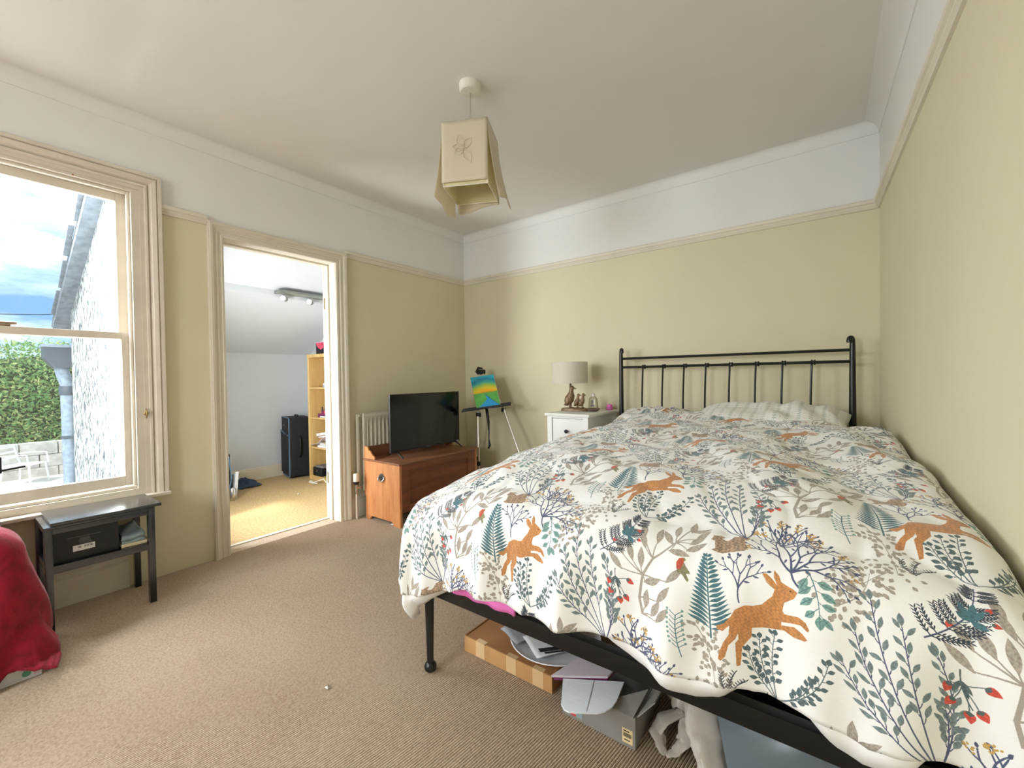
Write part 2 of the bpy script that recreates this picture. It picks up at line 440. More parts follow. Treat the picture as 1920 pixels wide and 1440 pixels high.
def carpet():
    # loop-pile ribs, 8.3 mm apart, running 7 degrees off the long wall; clipped to the room
    ang = math.radians(7.0)
    d = np.array([math.sin(ang), math.cos(ang)]); nrm = np.array([math.cos(ang), -math.sin(ang)])
    x0, x1, y0, y1 = XL - 0.02, 0.42, YN - 0.02, YB + 0.02
    pitch = 0.0083
    prof = [(-0.5, -0.0070), (-0.36, -0.0052), (-0.22, -0.0010), (0.0, 0.0), (0.22, -0.0010), (0.36, -0.0052)]
    cs = [c for cx in (x0, x1) for cy in (y0, y1) for c in [cx * nrm[0] + cy * nrm[1]]]
    offs, zs = [], []
    o = min(cs)
    while o < max(cs):
        for a, z in prof:
            offs.append(o + a * pitch); zs.append(z)
        o += pitch
    verts = []
    for off, z in zip(offs, zs):
        lo, hi = -1e9, 1e9
        for ax, (mn, mx) in enumerate(((x0, x1), (y0, y1))):
            b = off * nrm[ax]; a = d[ax]
            t0, t1 = sorted(((mn - b) / a, (mx - b) / a)); lo = max(lo, t0); hi = min(hi, t1)
        if hi < lo: hi = lo = (hi + lo) / 2
        for k in range(2):
            t = lo + (hi - lo) * k
            p = off * nrm + d * t
            verts.append((min(max(p[0], x0), x1), min(max(p[1], y0), y1), z))
    n = len(offs)
    faces = [(2 * i, 2 * i + 2, 2 * i + 3, 2 * i + 1) for i in range(n - 1)]
    me = bpy.data.meshes.new('floor'); me.from_pydata(verts, [], faces); me.update()
    me.materials.append(M['carpet']); me.materials.append(M['carpetgroove'])
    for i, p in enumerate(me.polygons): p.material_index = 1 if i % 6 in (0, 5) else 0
    bm = bmesh.new(); bm.from_mesh(me)
    if bm.faces and sum(f.normal.z for f in bm.faces) < 0: bmesh.ops.reverse_faces(bm, faces=bm.faces[:])
    bm.to_mesh(me); bm.free()
    me.shade_smooth()
    ob = bpy.data.objects.new('floor', me); COL.objects.link(ob); ob['kind'] = 'structure'
    ob['label'] = 'beige ribbed loop-pile carpet'
    mb = MB(); mb.box((XL - 0.02, YN - 0.1, -0.12), (0.5, YB + 0.1, -0.010)); struct('floor_base', mb, M['carpet'], ob)
carpet()

def wall_left():
    mb = MB()
    def seg(y0, y1, z0, z1):
        for a, b, mi in ((z0, min(z1, ZR), 0), (max(z0, ZR), z1, 1)):
            if b > a: mb.box((XO, y0, a), (XL, y1, b), mi=mi)
    seg(YN - 0.15, W2[0], 0, ZC + 0.1)
    for w in (W2, W1):
        seg(w[0], w[1], 0, w[2]); seg(w[0], w[1], w[3], ZC + 0.1)
    seg(W2[1], W1[0], 0, ZC + 0.1); seg(W1[1], D0 - 0.029, 0, ZC + 0.1)
    seg(D0 - 0.029, D1 + 0.029, DH + 0.029, ZC + 0.1); seg(D1 + 0.029, YB + 0.15, 0, ZC + 0.1)
    struct('wall_left', mb, [M['cream'], M['white']], smooth=0)
wall_left()
mb = MB()
mb.box((XL, YB, -0.1), (0.6, YB + 0.15, ZR), mi=0); mb.box((XL, YB, ZR), (0.6, YB + 0.15, ZC + 0.1), mi=1)
struct('wall_far', mb, [M['cream'], M['white']], smooth=0)
mb = MB()
for z0, z1, mi in ((-0.1, ZR, 0), (ZR, ZC + 0.1, 1)):
    mb.prism([(xr(YB + 0.1), YB + 0.1), (xr(YN - 0.15), YN - 0.15), (xr(YN) + 0.2, YN - 0.15), (xr(YN) + 0.2, YB + 0.1)], lambda x, y: (x, y, z0), lambda x, y: (x, y, z1), mi=mi)
struct('wall_right', mb, [M['cream'], M['white']], smooth=0)
mb = MB()
W4 = (-2.15, -0.95, 0.80, 2.06)
mb.box((XL, YN - 0.15, -0.1), (W4[0], YN, ZR), mi=0); mb.box((W4[1], YN - 0.15, -0.1), (0.6, YN, ZR), mi=0); mb.box((W4[0], YN - 0.15, -0.1), (W4[1], YN, W4[2]), mi=0)
mb.box((W4[0], YN - 0.15, W4[3]), (W4[1], YN, ZR), mi=0); mb.box((XL, YN - 0.15, ZR), (0.6, YN, ZC + 0.1), mi=1)
struct('wall_near', mb, [M['cream'], M['white']], smooth=0)
mb = MB(); mb.box((XL - 0.1, YN - 0.1, ZC), (0.6, YB + 0.1, ZC + 0.12)); struct('ceiling', mb, M['ceil'], smooth=0)

mb = MB()
for a, b in (((W4[0], YN - 0.15, W4[2]), (W4[0] + 0.06, YN + 0.02, W4[3])), ((W4[1] - 0.06, YN - 0.15, W4[2]), (W4[1], YN + 0.02, W4[3])), ((W4[0] + 0.06, YN - 0.15, W4[3] - 0.06), (W4[1] - 0.06, YN + 0.02, W4[3])),
             ((W4[0] + 0.06, YN - 0.15, W4[2]), (W4[1] - 0.06, YN + 0.03, W4[2] + 0.06)), ((W4[0] + 0.06, YN - 0.11, 1.40), (W4[1] - 0.06, YN - 0.06, 1.44))): mb.box(a, b, 0.004)
w4 = struct('added_fill_window', mb, M['winpaint'])  # unseen window, added so the near fill lamp can shine in
mb = MB(); mb.box((W4[0] + 0.06, YN - 0.088, W4[2] + 0.06), (W4[1] - 0.06, YN - 0.084, W4[3] - 0.06)); mb.build('pane', M['pane'], w4)

# cornice cove
def cove():
    k = 5
    def arc(i):      # 0 at wall foot, 1 at ceiling lip
        a = i / k * PI / 2
        return 1 - math.cos(a), math.sin(a)
    mb = MB()
    zl = 2.495
    def pt(i, corner):
        if i == -1: c, h = 0.0, -0.006
        elif i == k + 1: c, h = 1.0, 1.0
        else: c, h = arc(i)
        z = zl + (ZC - zl) * h
        ex = 0.008 if i == 0 else 0.0
        d = 0.05 * c + (0.006 if 0 <= i else 0)
        x_l, y_b = XL + d, YB - d
        def x_r(y): return xr(y) * (1 - min(c, 1)) + 0.182 * min(c, 1) - (0.005 if i >= 0 else 0)
        return {'ln': (x_l, YN, z), 'lf': (x_l, y_b, z), 'rf': (x_r(y_b), y_b, z), 'rn': (x_r(YN), YN, z)}[corner]
    for c0, c1 in (('ln', 'lf'), ('lf', 'rf'), ('rf', 'rn')):
        rows = [(mb.bm.verts.new(pt(i, c0)), mb.bm.verts.new(pt(i, c1))) for i in range(-1, k + 1)]
        for a, b in zip(rows, rows[1:]): mb.bm.faces.new((a[0], a[1], b[1], b[0]))
    struct('trim_1', mb, M['white'], smooth=40, parent=None)
cove()

RAIL = [(0, 2.058), (0.010, 2.060), (0.014, 2.070), (0.018, 2.074), (0.018, 2.084), (0.026, 2.090), (0.028, 2.106), (0.024, 2.112), (0, 2.112)]
def rail(name, pa, pb):
    mb = MB()
    a = [mb.bm.verts.new(pa(d, z)) for d, z in RAIL]; b = [mb.bm.verts.new(pb(d, z)) for d, z in RAIL]
    for i in range(len(RAIL) - 1): mb.bm.faces.new((a[i], a[i + 1], b[i + 1], b[i]))
    mb.bm.faces.new(a); mb.bm.faces.new(b[::-1])
    struct(name, mb, M['trim'], smooth=25)
yl = lambda y: (lambda d, z: (XL + d, y, z))
rail('trim_2', yl(0.775), yl(1.0))
rail('trim_3', lambda d, z: (XL + d, 1.93, z), lambda d, z: (XL + d, YB - d, z))
rail('trim_4', lambda d, z: (XL + d, YB - d, z), lambda d, z: (xr(YB) - d, YB - d, z))
rail('trim_5', lambda d, z: (xr(YB) - d, YB - d, z), lambda d, z: (xr(YN) - d, YN, z))
rail('trim_6', yl(-0.72 + 0.12), yl(-0.36 - 0.12))

SK = [(0, 0), (0.018, 0), (0.018, 0.13), (0.012, 0.142), (0.014, 0.15), (0.008, 0.168), (0, 0.17)]
def skirt(name, pa, pb, sc=1.0, m='trim'):
    mb = MB()
    a = [mb.bm.verts.new(pa(d, z * sc)) for d, z in SK]; b = [mb.bm.verts.new(pb(d, z * sc)) for d, z in SK]
    for i in range(len(SK) - 1): mb.bm.faces.new((a[i], a[i + 1], b[i + 1], b[i]))
    mb.bm.faces.new(a); mb.bm.faces.new(b[::-1])
    struct(name, mb, M[m], smooth=25)
skirt('baseboard_left', yl(YN), yl(0.60))
skirt('baseboard_left_2', lambda d, z: (XL + d, 1.93, z), lambda d, z: (XL + d, YB - d, z))
skirt('baseboard_far', lambda d, z: (XL + d, YB - d, z), lambda d, z: (xr(YB) - d, YB - d, z))
skirt('baseboard_right', lambda d, z: (xr(YB) - d, YB - d, z), lambda d, z: (xr(YN) - d, YN, z))

def sweep_frame(mb, prof, y0, y1, z0, z1, xb, legs_only_to=None):
    """moulding with mitred corners round an opening: prof = (outward from opening, proud of wall)"""
    cols = []
    for w, d in prof:
        cols.append([mb.bm.verts.new(p) for p in ((xb + d, y0 - w, z0), (xb + d, y0 - w, z1 + w), (xb + d, y1 + w, z1 + w), (xb + d, y1 + w, z0))])
    for a, b in zip(cols, cols[1:]):
        for i in range(3): mb.bm.faces.new((a[i], a[i + 1], b[i + 1], b[i]))
    mb.bm.faces.new([c[0] for c in cols]); mb.bm.faces.new([c[3] for c in cols][::-1])

# door lining and architrave (no leaf hangs in it)
def doorway():
    mb = MB()
    mb.box((XO - 0.004, D0 - 0.03, 0), (XL + 0.004, D0, DH + 0.03)); mb.box((XO - 0.004, D1, 0), (XL + 0.004, D1 + 0.03, DH + 0.03))
    mb.box((XO - 0.004, D0, DH), (XL + 0.004, D1, DH + 0.03))
    root = struct('door_1', mb, M['trim'])
    mb = MB()
    for a, b in (((XO + 0.035, D0, 0), (XO + 0.075, D0 + 0.013, DH)), ((XO + 0.035, D1 - 0.013, 0), (XO + 0.075, D1, DH)), ((XO + 0.035, D0 + 0.013, DH - 0.013), (XO + 0.075, D1 - 0.013, DH))):
        mb.box(a, b, 0.002)
    mb.build('door_stop', M['trim'], root)
    mb = MB()
    prof = [(0.0, 0), (0.0, 0.014), (0.012, 0.018), (0.015, 0.012), (0.028, 0.013), (0.034, 0.020), (0.042, 0.022), (0.046, 0.016), (0.056, 0.02), (0.064, 0.032), (0.078, 0.036), (0.08, 0.03), (0.085, 0.03), (0.085, 0)]
    sweep_frame(mb, prof, D0, D1, 0, DH, XL); mb.build('architrave', M['trim'], root, 25)
    mb = MB(); sweep_frame(mb, [(0, 0), (0, -0.018), (0.07, -0.02), (0.07, 0)], D0, D1, 0, DH, XO); mb.build('architrave', M['trim'], root, 25)
    for z in (0.28, 1.66):
        mb = MB(); mb.box((XO + 0.002, D1 - 0.004, z), (XO + 0.03, D1 + 0.001, z + 0.09)); mb.build('hinge', M['brass'], root)
    mb = MB(); mb.box((XO - 0.012, D0, 0.0), (XO + 0.022, D1, 0.006), 0.002); mb.build('threshold_strip', M['trim'], root)
doorway()

def sash(mb, y0, y1, z0, z1, xf, xb, st, top, bot):
    mb.box((xf, y0, z0), (xb, y0 + st, z1), 0.003); mb.box((xf, y1 - st, z0), (xb, y1, z1), 0.003)
    mb.box((xf, y0 + st, z0), (xb, y1 - st, z0 + bot), 0.003); mb.box((xf, y0 + st, z1 - top), (xb, y1 - st, z1), 0.003)

def window(name, w, detail=True):
    y0, y1, z0, z1 = w
    mb = MB()      # box frame lining the opening
    mb.box((XO, y0, z0), (XL + 0.004, y0 + 0.045, z1)); mb.box((XO, y1 - 0.05, z0), (XL + 0.004, y1, z1)); mb.box((XO, y0 + 0.045, z1 - 0.035), (XL + 0.004, y1 - 0.05, z1))
    mb.box((XO - 0.05, y0 + 0.045, z0 - 0.001), (XL + 0.004, y1 - 0.05, z0 + 0.05))
    root = struct(name, mb, M['winpaint'])
    a, b = y0 + 0.045, y1 - 0.05
    mb = MB()      # staff bead holding the lower sash
    for p, q in (((XL - 0.045, b - 0.014, z0 + 0.065), (XL - 0.018, b, z1 - 0.035)), ((XL - 0.045, a, z0 + 0.065), (XL - 0.018, a + 0.014, z1 - 0.035)),
                 ((XL - 0.045, a + 0.014, z1 - 0.05), (XL - 0.018, b - 0.014, z1 - 0.035)), ((XL - 0.045, a, z0 + 0.05), (XL - 0.012, b, z0 + 0.066))):
        mb.box(p, q, 0.006, 3)
    mb.build('staff_bead', M['winpaint'], root)
    zm = 1.34
    mb = MB(); sash(mb, a + 0.002, b - 0.001, z0 + 0.066, zm + 0.036, XL - 0.08, XL - 0.046, 0.042, 0.036, 0.055)
    lo = mb.build('lower_sash', M['winpaint'], root)
    mb = MB(); mb.box((XL - 0.066, a + 0.04, z0 + 0.118), (XL - 0.062, b - 0.04, zm + 0.004)); mb.build('pane', M['pane'], lo)
    mb = MB(); sash(mb, a + 0.002, b - 0.001, zm, z1 - 0.036, XL - 0.122, XL - 0.088, 0.045, 0.045, 0.036)
    up = mb.build('upper_sash', M['winpaint'], root)
    mb = MB(); mb.box((XL - 0.108, a + 0.042, zm + 0.03), (XL - 0.104, b - 0.042, z1 - 0.078)); mb.build('pane', M['pane'], up)
    mb = MB()
    prof = [(-0.015, 0.004), (-0.015, 0.010), (0.004, 0.010), (0.006, 0.02), (0.016, 0.022), (0.02, 0.012), (0.034, 0.03), (0.052, 0.036), (0.058, 0.028), (0.060, 0.036), (0.076, 0.038), (0.076, 0)]
    sweep_frame(mb, prof, y0, y1, z0 + 0.015, z1 - 0.006, XL); mb.build('architrave', M['winpaint'], root, 25)
    mb = MB(); mb.box((XL - 0.01, y0 - 0.085, z0 - 0.006), (XL + 0.055, y1 + 0.085, z0 + 0.016), 0.009, 3); mb.build('window_board', M['winpaint'], root)
    if detail:
        mb = MB(); mb.box((XL - 0.10, 0.16, zm + 0.036), (XL - 0.05, 0.215, zm + 0.046), 0.004); mb.tube([(XL - 0.07, 0.165, zm + 0.05), (XL - 0.075, 0.235, zm + 0.054)], [0.009, 0.006], 8); mb.build('sash_fastener', M['bronze'], root)
        mb = MB(); mb.ball((XL + 0.016, y1 - 0.012, 0.93), 0.011, 10, sx=0.6); mb.tube(bez((XL + 0.016, y1 - 0.012, 0.955), (XL + 0.05, y1 - 0.012, 0.935), (XL + 0.02, y1 - 0.012, 0.905), 8), 0.0035, 8)
        mb.build('curtain_hook', M['brass'], root)
        for yy, zz in ((0.02, 2.142), (0.43, 2.138)):
            mb = MB(); mb.lathe([(0.004, 0), (0.004, 0.003)], (XL + 0.004, yy, zz + 0.012), 8, 'X'); mb.build('screw_hole_plug', M['coppery'], root)
window('window_1', W1)
window('window_2', W2, False)

# ------------------------------------------------------------------ the small room beyond the door
XA, YA0, YA1 = -5.14, 0.95, 2.75
sl = lambda x: 1.41 + (x - XA) * 0.577
mb = MB(); mb.box((XA - 0.15, YA0 - 0.2, -0.12), (XO, YA1 + 0.15, 0.0)); o = struct('floor_2', mb, M['carpet2'], smooth=0); o['label'] = 'flat tan carpet of the room beyond the door'
mb = MB(); mb.box((XO - 0.001, D0 - 0.03, -0.12), (XL - 0.019, D1 + 0.03, -0.001)); struct('floor_3', mb, M['carpet'], smooth=0)
mb = MB(); mb.box((XA - 0.15, YA0 - 0.2, 0), (XA, YA1 + 0.15, 1.45)); struct('wall_left_2', mb, M['adjwall'], smooth=0)
mb = MB(); mb.box((XA, YA1, 0), (XO, YA1 + 0.15, 2.75)); struct('wall_far_2', mb, M['adjwall'], smooth=0)
AW = (-3.82, -3.32, 0.45, 1.55)
mb = MB()
for x0, x1, z0, z1 in ((XA, AW[0], 0, 1.47), (AW[0], AW[1], 0, AW[2]), (AW[1], XO, 0, 1.47), (AW[0], AW[1], AW[3], 2.3)):
    mb.box((x0, YA0 - 0.2, z0), (x1, YA0, z1))
for x0, x1 in ((XA, AW[0]), (AW[1], XO)):
    mb.prism([(x0, 1.47 if x0 > -4.5 else 1.40), (x1, 1.47), (x1, sl(x1) + 0.1), (x0, sl(x0) + 0.1)], lambda x, z: (x, YA0 - 0.2, z), lambda x, z: (x, YA0, z))
struct('wall_near_2', mb, M['adjwall'], smooth=0)
mb = MB()
mb.prism([(XA - 0.1, sl(XA - 0.1)), (XO, sl(XO)), (XO, sl(XO) + 0.1), (XA - 0.1, sl(XA - 0.1) + 0.1)], lambda x, z: (x, YA0 - 0.19, z), lambda x, z: (x, YA1 + 0.1, z))
struct('ceiling_2', mb, M['adjwall'], smooth=0)
mb = MB(); mb.box((-4.25, YA0, sl(-4.2) - 0.055), (-4.19, YA1, sl(-4.2) + 0.02), 0.004); struct('beam_1', mb, M['adjwall'])
skirt('baseboard_left_3', lambda d, z: (XA + d, YA0, z), lambda d, z: (XA + d, YA1, z), 0.79, 'trim')
mb = MB()
for x0, x1, z0, z1 in ((AW[0], AW[0] + 0.05, AW[2], AW[3]), (AW[1] - 0.05, AW[1], AW[2], AW[3]), (AW[0] + 0.05, AW[1] - 0.05, AW[3] - 0.05, AW[3]), (AW[0] + 0.05, AW[1] - 0.05, AW[2], AW[2] + 0.05)):
    mb.box((x0, 0.80, z0), (x1, 0.85, z1), 0.003)
w3 = struct('window_3', mb, M['winpaint'])
mb = MB(); mb.box((AW[0] + 0.05, 0.823, AW[2] + 0.05), (AW[1] - 0.05, 0.827, AW[3] - 0.05)); mb.build('pane', M['pane'], w3)

# outside: the roughcast flank of that room, its slate verge
rz = lambda x: 1.62 + (x + 5.63) * 0.5
mb = MB()
def ext(x0, x1, z0, z1f): mb.prism([(x0, z0), (x1, z0), (x1, z1f(x1)), (x0, z1f(x0))], lambda x, z: (x, 0.728, z), lambda x, z: (x, 0.75, z))
ext(-5.45, AW[0], -0.6, rz); ext(AW[0], AW[1], -0.6, lambda x: AW[2]); ext(AW[0], AW[1], AW[3], rz); ext(AW[1], XO, -0.6, rz)
mb.box((-5.45, 0.75, -0.6), (XA - 0.15, 2.9, 1.62))
struct('wall_exterior', mb, M['roughcast'], smooth=0)
mb = MB()
mb.prism([(-5.66, rz(-5.66)), (XO, rz(XO)), (XO, rz(XO) + 0.05), (-5.66, rz(-5.66) + 0.05)], lambda x, z: (x, 0.64, z), lambda x, z: (x, 2.95, z))
roof = struct('roof_1', mb, M['slate'], smooth=0)
sl_mb = MB(); sl_mb.box((-0.17, -0.125, 0), (0.17, 0.125, 0.012), 0.002, 1)
first = sl_mb.build('slate', M['slate'], roof)
ang = -math.atan(0.5)
k = 0
for i in range(12):
    for j in range(3):
        s = first if k == 0 else first.copy()
        if k: COL.objects.link(s); s.parent = roof
        x = -5.58 + i * 0.19
        s.location = (x, 0.74 + j * 0.252 + rng.uniform(-0.012, 0.012) + (0.0 if i % 2 else 0.03), rz(x) + 0.058 + rng.uniform(0, 0.006))
        s.rotation_euler = (rng.uniform(-0.02, 0.02), ang - 0.07, rng.uniform(-0.03, 0.03))
        k += 1

# ------------------------------------------------------------------ ceiling pendant
def pendant():
    cx, cy = -1.427, 1.61
    t = Thing('pendant_lamp', 'square cream cloth pendant lampshade hanging from a white ceiling rose', 'ceiling lamp', (cx, cy, ZC))
    t.part('ceiling_rose', MB().lathe([(0.0, -0.044), (0.012, -0.043), (0.046, -0.040), (0.052, -0.034), (0.054, 0.0)], (cx, cy, ZC), 28), M['whiteplastic'])
    zt, zb, h = 2.318, 2.016, 0.109
    t.part('cord', MB().tube([(cx, cy, ZC - 0.04), (cx + 0.002, cy, zt - 0.05)], 0.0035, 8), M['alu'])
    t.part('lamp_holder', MB().lathe([(0.012, 0), (0.02, -0.02), (0.02, -0.06), (0.014, -0.065)], (cx, cy, zt - 0.03), 16), M['whiteplastic'])
    R = Matrix.Rotation(math.radians(26), 4, 'Z')
    T = Matrix.Translation((cx, cy, 0)) @ R
    W = lambda x, y, z: T @ Vector((x, y, z))
    mb = MB()
    for z in (zt, zb):
        for a, b in (((-h, -h), (h, -h)), ((h, -h), (h, h)), ((h, h), (-h, h)), ((-h, h), (-h, -h))):
            mb.tube([W(*a, z), W(*b, z)], 0.0022, 6)
    for a in ((-h, -h), (h, -h), (h, h), (-h, h)): mb.tube([W(*a, zb), W(*a, zt)], 0.0022, 6)
    mb.tube([W(-h, 0, zt), W(h, 0, zt)], 0.002, 6)
    t.part('wire_frame', mb, M['whiteplastic'])
    mb = MB()
    for a, b in (((-h, -h), (h, -h)), ((h, -h), (h, h)), ((h, h), (-h, h)), ((-h, h), (-h, -h))):
        mb.grid(lambda u, v, a=a, b=b: W((a[0] + (b[0] - a[0]) * u) * 0.98, (a[1] + (b[1] - a[1]) * u) * 0.98, zb + (zt - zb) * v), 4, 4)
    t.part('lining', mb, M['sheerin'], fix=False)
    # four loose cloth panels over the lining: (direction, flare at foot, drop below the frame)
    for k, (flare, drop, tw) in enumerate(((0.006, -0.012, 0.0), (0.050, 0.055, 0.02), (0.006, 0.03, -0.01), (0.018, 0.062, 0.03))):
        Rk = Matrix.Rotation(k * PI / 2, 4, 'Z')
        def fn(u, v, k=k, flare=flare, drop=drop, tw=tw, Rk=Rk):
            s = 1 - v
            x = (u - 0.5) * 2 * (h + 0.004)
            wob = 0.010 * math.sin(u * 5.2 + k * 1.9) * s ** 1.5
            if k == 0: wob *= 0.3
            y = -(h + 0.005) - flare * s ** 1.6 - abs(wob) - tw * s * s * (u - 0.5)
            z = zt + 0.002 - (zt - zb + drop + 0.02 * math.sin(u * 4.0 + k * 2.2) * (k > 0) * s) * s
            return T @ (Rk @ Vector((x, y, z)))
        c = t.part('cloth_panel', MB().grid(fn, 14, 16), M['sheer'], smooth=60, fix=False)
        md = c.modifiers.new('solid', 'SOLIDIFY'); md.thickness = 0.0012
        if k == 0:
            mb = MB()
            fy = -(h + 0.0075)
            petals = ((112, 0.072), (52, 0.06), (-62, 0.078), (208, 0.05), (165, 0.055))
            for a, L in petals:
                a = math.radians(a)
                dx, dz = math.cos(a), math.sin(a)
                for sgn in (-1, 1):
                    pts = []
                    for i in range(11):
                        q = i / 10
                        w = 0.017 * math.sin(PI * q) * sgn
                        pts.append(T @ Vector((-0.004 + dx * L * q - dz * w, fy - 0.0065 * (1 - (zt - 0.14 - zb) / 0.3), zt - 0.135 + dz * L * q + dx * w)))
                    mb.tube(pts, 0.0013, 5)
            t.part('embroidered_flower', mb, M['sheer'], parent=c)
pendant()

# ------------------------------------------------------------------ bed
def bed():
    t = Thing('bed_frame', 'black metal double bed frame with spindle headboard and ball feet', 'bed', (-0.55, 2.1, 0))
    Yh, xl, xrr = 3.18, -1.295, 0.115
    for x, sg in ((xl, 1), (xrr, -1)):
        mb = MB(); pts = [(x, Yh, 0.0), (x, Yh, 0.35), (x, Yh, 0.8), (x, Yh, 1.25), (x, Yh, 1.283)]; rs = [0.018, 0.019, 0.0185, 0.0145, 0.0135]
        for i in range(1, 9):
            a = i / 8 * PI * 1.15
            pts.append((x + sg * 0.016 * (1 - math.cos(a)) * 0.5, Yh - 0.020 * (1 - math.cos(a)) * 0.5, 1.285 + 0.019 * math.sin(a))); rs.append(0.0135)
        mb.tube(pts, rs, 14); t.part('headboard_post', mb, M['black'], smooth=50)
        t.part('ball_foot', MB().ball((x, Yh, 0.02), 0.024, 14, sz=0.85), M['black'])
    for z, r, nm in ((1.233, 0.0095, 'top_rail'), (1.166, 0.0095, 'spindle_rail'), (0.52, 0.0095, 'lower_rail')):
        t.part(nm, MB().tube([(xl, Yh, z), (xrr, Yh, z)], r, 10), M['black'])
    for x in (-1.123, -0.974, -0.826, -0.681, -0.531, -0.378, -0.231, -0.080):
        mb = MB(); mb.tube([(x + (0.010 if q > 0 else 0) * 0 - 0.006 * math.sin(PI * q), Yh - 0.012 * math.sin(PI * q), 1.166 - 0.646 * q) for q in (i / 10 for i in range(11))], 0.0065, 8)
        s = t.part('spindle', mb, M['black'])
        mb = MB()
        for dx in (-0.008, 0.008): mb.lathe([(0.010, -0.005), (0.0165, -0.003), (0.0165, 0.003), (0.010, 0.005)], (x + 0.008 + dx, Yh, 1.166), 12, 'X')
        mb.lathe([(0.0125, -0.012), (0.0125, 0.012)], (x + 0.008, Yh, 1.166), 12, 'X')
        t.part('knuckle', mb, M['black'], parent=s)
    fx0, fx1, Yf = -1.206, 0.190, 1.086
    t.part('foot_rail', MB().box((fx0, Yf - 0.016, 0.302), (fx1, Yf + 0.016, 0.354), 0.004), M['black'])
    for x in (fx0, fx1):
        t.part('leg', MB().tube([(x, Yf, 0.352), (x, Yf, 0.335), (x, Yf, 0.05), (x, Yf, 0.035)], [0.017, 0.019, 0.0125, 0.013], 16), M['black'])
        t.part('ball_foot', MB().lathe([(0.0, 0.0), (0.014, 0.001), (0.021, 0.008), (0.0235, 0.018), (0.021, 0.028), (0.014, 0.036), (0.0, 0.038)], (x, Yf, 0), 18), M['black'])
    for xa, xb in ((fx0 + 0.005, xl + 0.01), (fx1 - 0.005, xrr + 0.01)):
        mb = MB(); mb.prism([(-0.012, 0.302), (0.012, 0.302), (0.012, 0.352), (-0.012, 0.352)], lambda d, z: (xa + d, Yf, z), lambda d, z: (xb + d, Yh, z)); t.part('side_rail', mb, M['black'])
    for i in range(11):
        y = 1.2 + i * 0.19
        t.part('slat', MB().box((-1.2, y, 0.335), (0.14, y + 0.07, 0.35), 0.002, 1), M['birch'])
bed()
solo('mattress', 'white sheeted mattress on the black bed frame', 'mattress', MB().box((-1.17, 1.13, 0.351), (0.165, 3.14, 0.685), 0.05, 4), M['whitecotton'], smooth=50)
mb = MB(); mb.grid(lambda u, v: (-1.05 + 0.27 * u, 1.050 + 0.03 * v - 0.012 * math.sin(PI * v) - 0.005 * math.sin(u * 19), 0.362 + 0.10 * v), 18, 6)
o = solo('pink_blanket', 'bright pink quilted blanket peeping out above the foot rail', 'blanket', mb, M['pink'], smooth=60); md = o.modifiers.new('s', 'SOLIDIFY'); md.thickness = 0.008; md.offset = 0

# ------------------------------------------------------------------ bedside cabinet and what stands on it
def nightstand():
    x0, x1, y0, y1, zt = -1.722, -1.353, 2.73, 3.275, 0.829
    t = Thing('bedside_cabinet', 'white bedside cabinet with one drawer beside the bed', 'bedside table', ((x0 + x1) / 2, (y0 + y1) / 2, 0))
    t.part('top', MB().box((x0, y0, zt - 0.02), (x1, y1, zt), 0.003), M['whitelac'])
    a, b, c = x0 + 0.016, x1 - 0.016, y0 + 0.014
    for x in (a, b - 0.04):
        for y in (c, y1 - 0.06): t.part('leg', MB().box((x, y, 0), (x + 0.04, y + 0.04, zt - 0.02), 0.002), M['whitelac'])
    t.part('side_panel', MB().box((a + 0.006, c + 0.04, 0.3), (a + 0.02, y1 - 0.06, zt - 0.02)), M['whitelac'])
    t.part('side_panel', MB().box((b - 0.02, c + 0.04, 0.3), (b - 0.006, y1 - 0.06, zt - 0.02)), M['whitelac'])
    t.part('back_panel', MB().box((a + 0.04, y1 - 0.03, 0.3), (b - 0.04, y1 - 0.02, zt - 0.02)), M['whitelac'])
    t.part('rail', MB().box((a + 0.04, c + 0.004, zt - 0.036), (b - 0.04, c + 0.03, zt - 0.02)), M['whitelac'])
    t.part('rail', MB().box((a + 0.04, c + 0.004, 0.585), (b - 0.04, c + 0.03, 0.606)), M['whitelac'])
    d = t.part('drawer', MB().box((a + 0.043, c + 0.008, 0.609), (b - 0.043, c + 0.35, zt - 0.039), 0.003), M['whitelac'])
    t.part('knob', MB().lathe([(0.006, 0), (0.006, -0.012), (0.013, -0.02), (0.0145, -0.026), (0.010, -0.033), (0, -0.035)], ((a + b) / 2, c + 0.008, 0.70), 18, 'Y'), M['blackmatt'], parent=d)
    t.part('lower_shelf', MB().box((a + 0.02, c + 0.02, 0.30), (b - 0.02, y1 - 0.03, 0.318)), M['whitelac'])
nightstand()

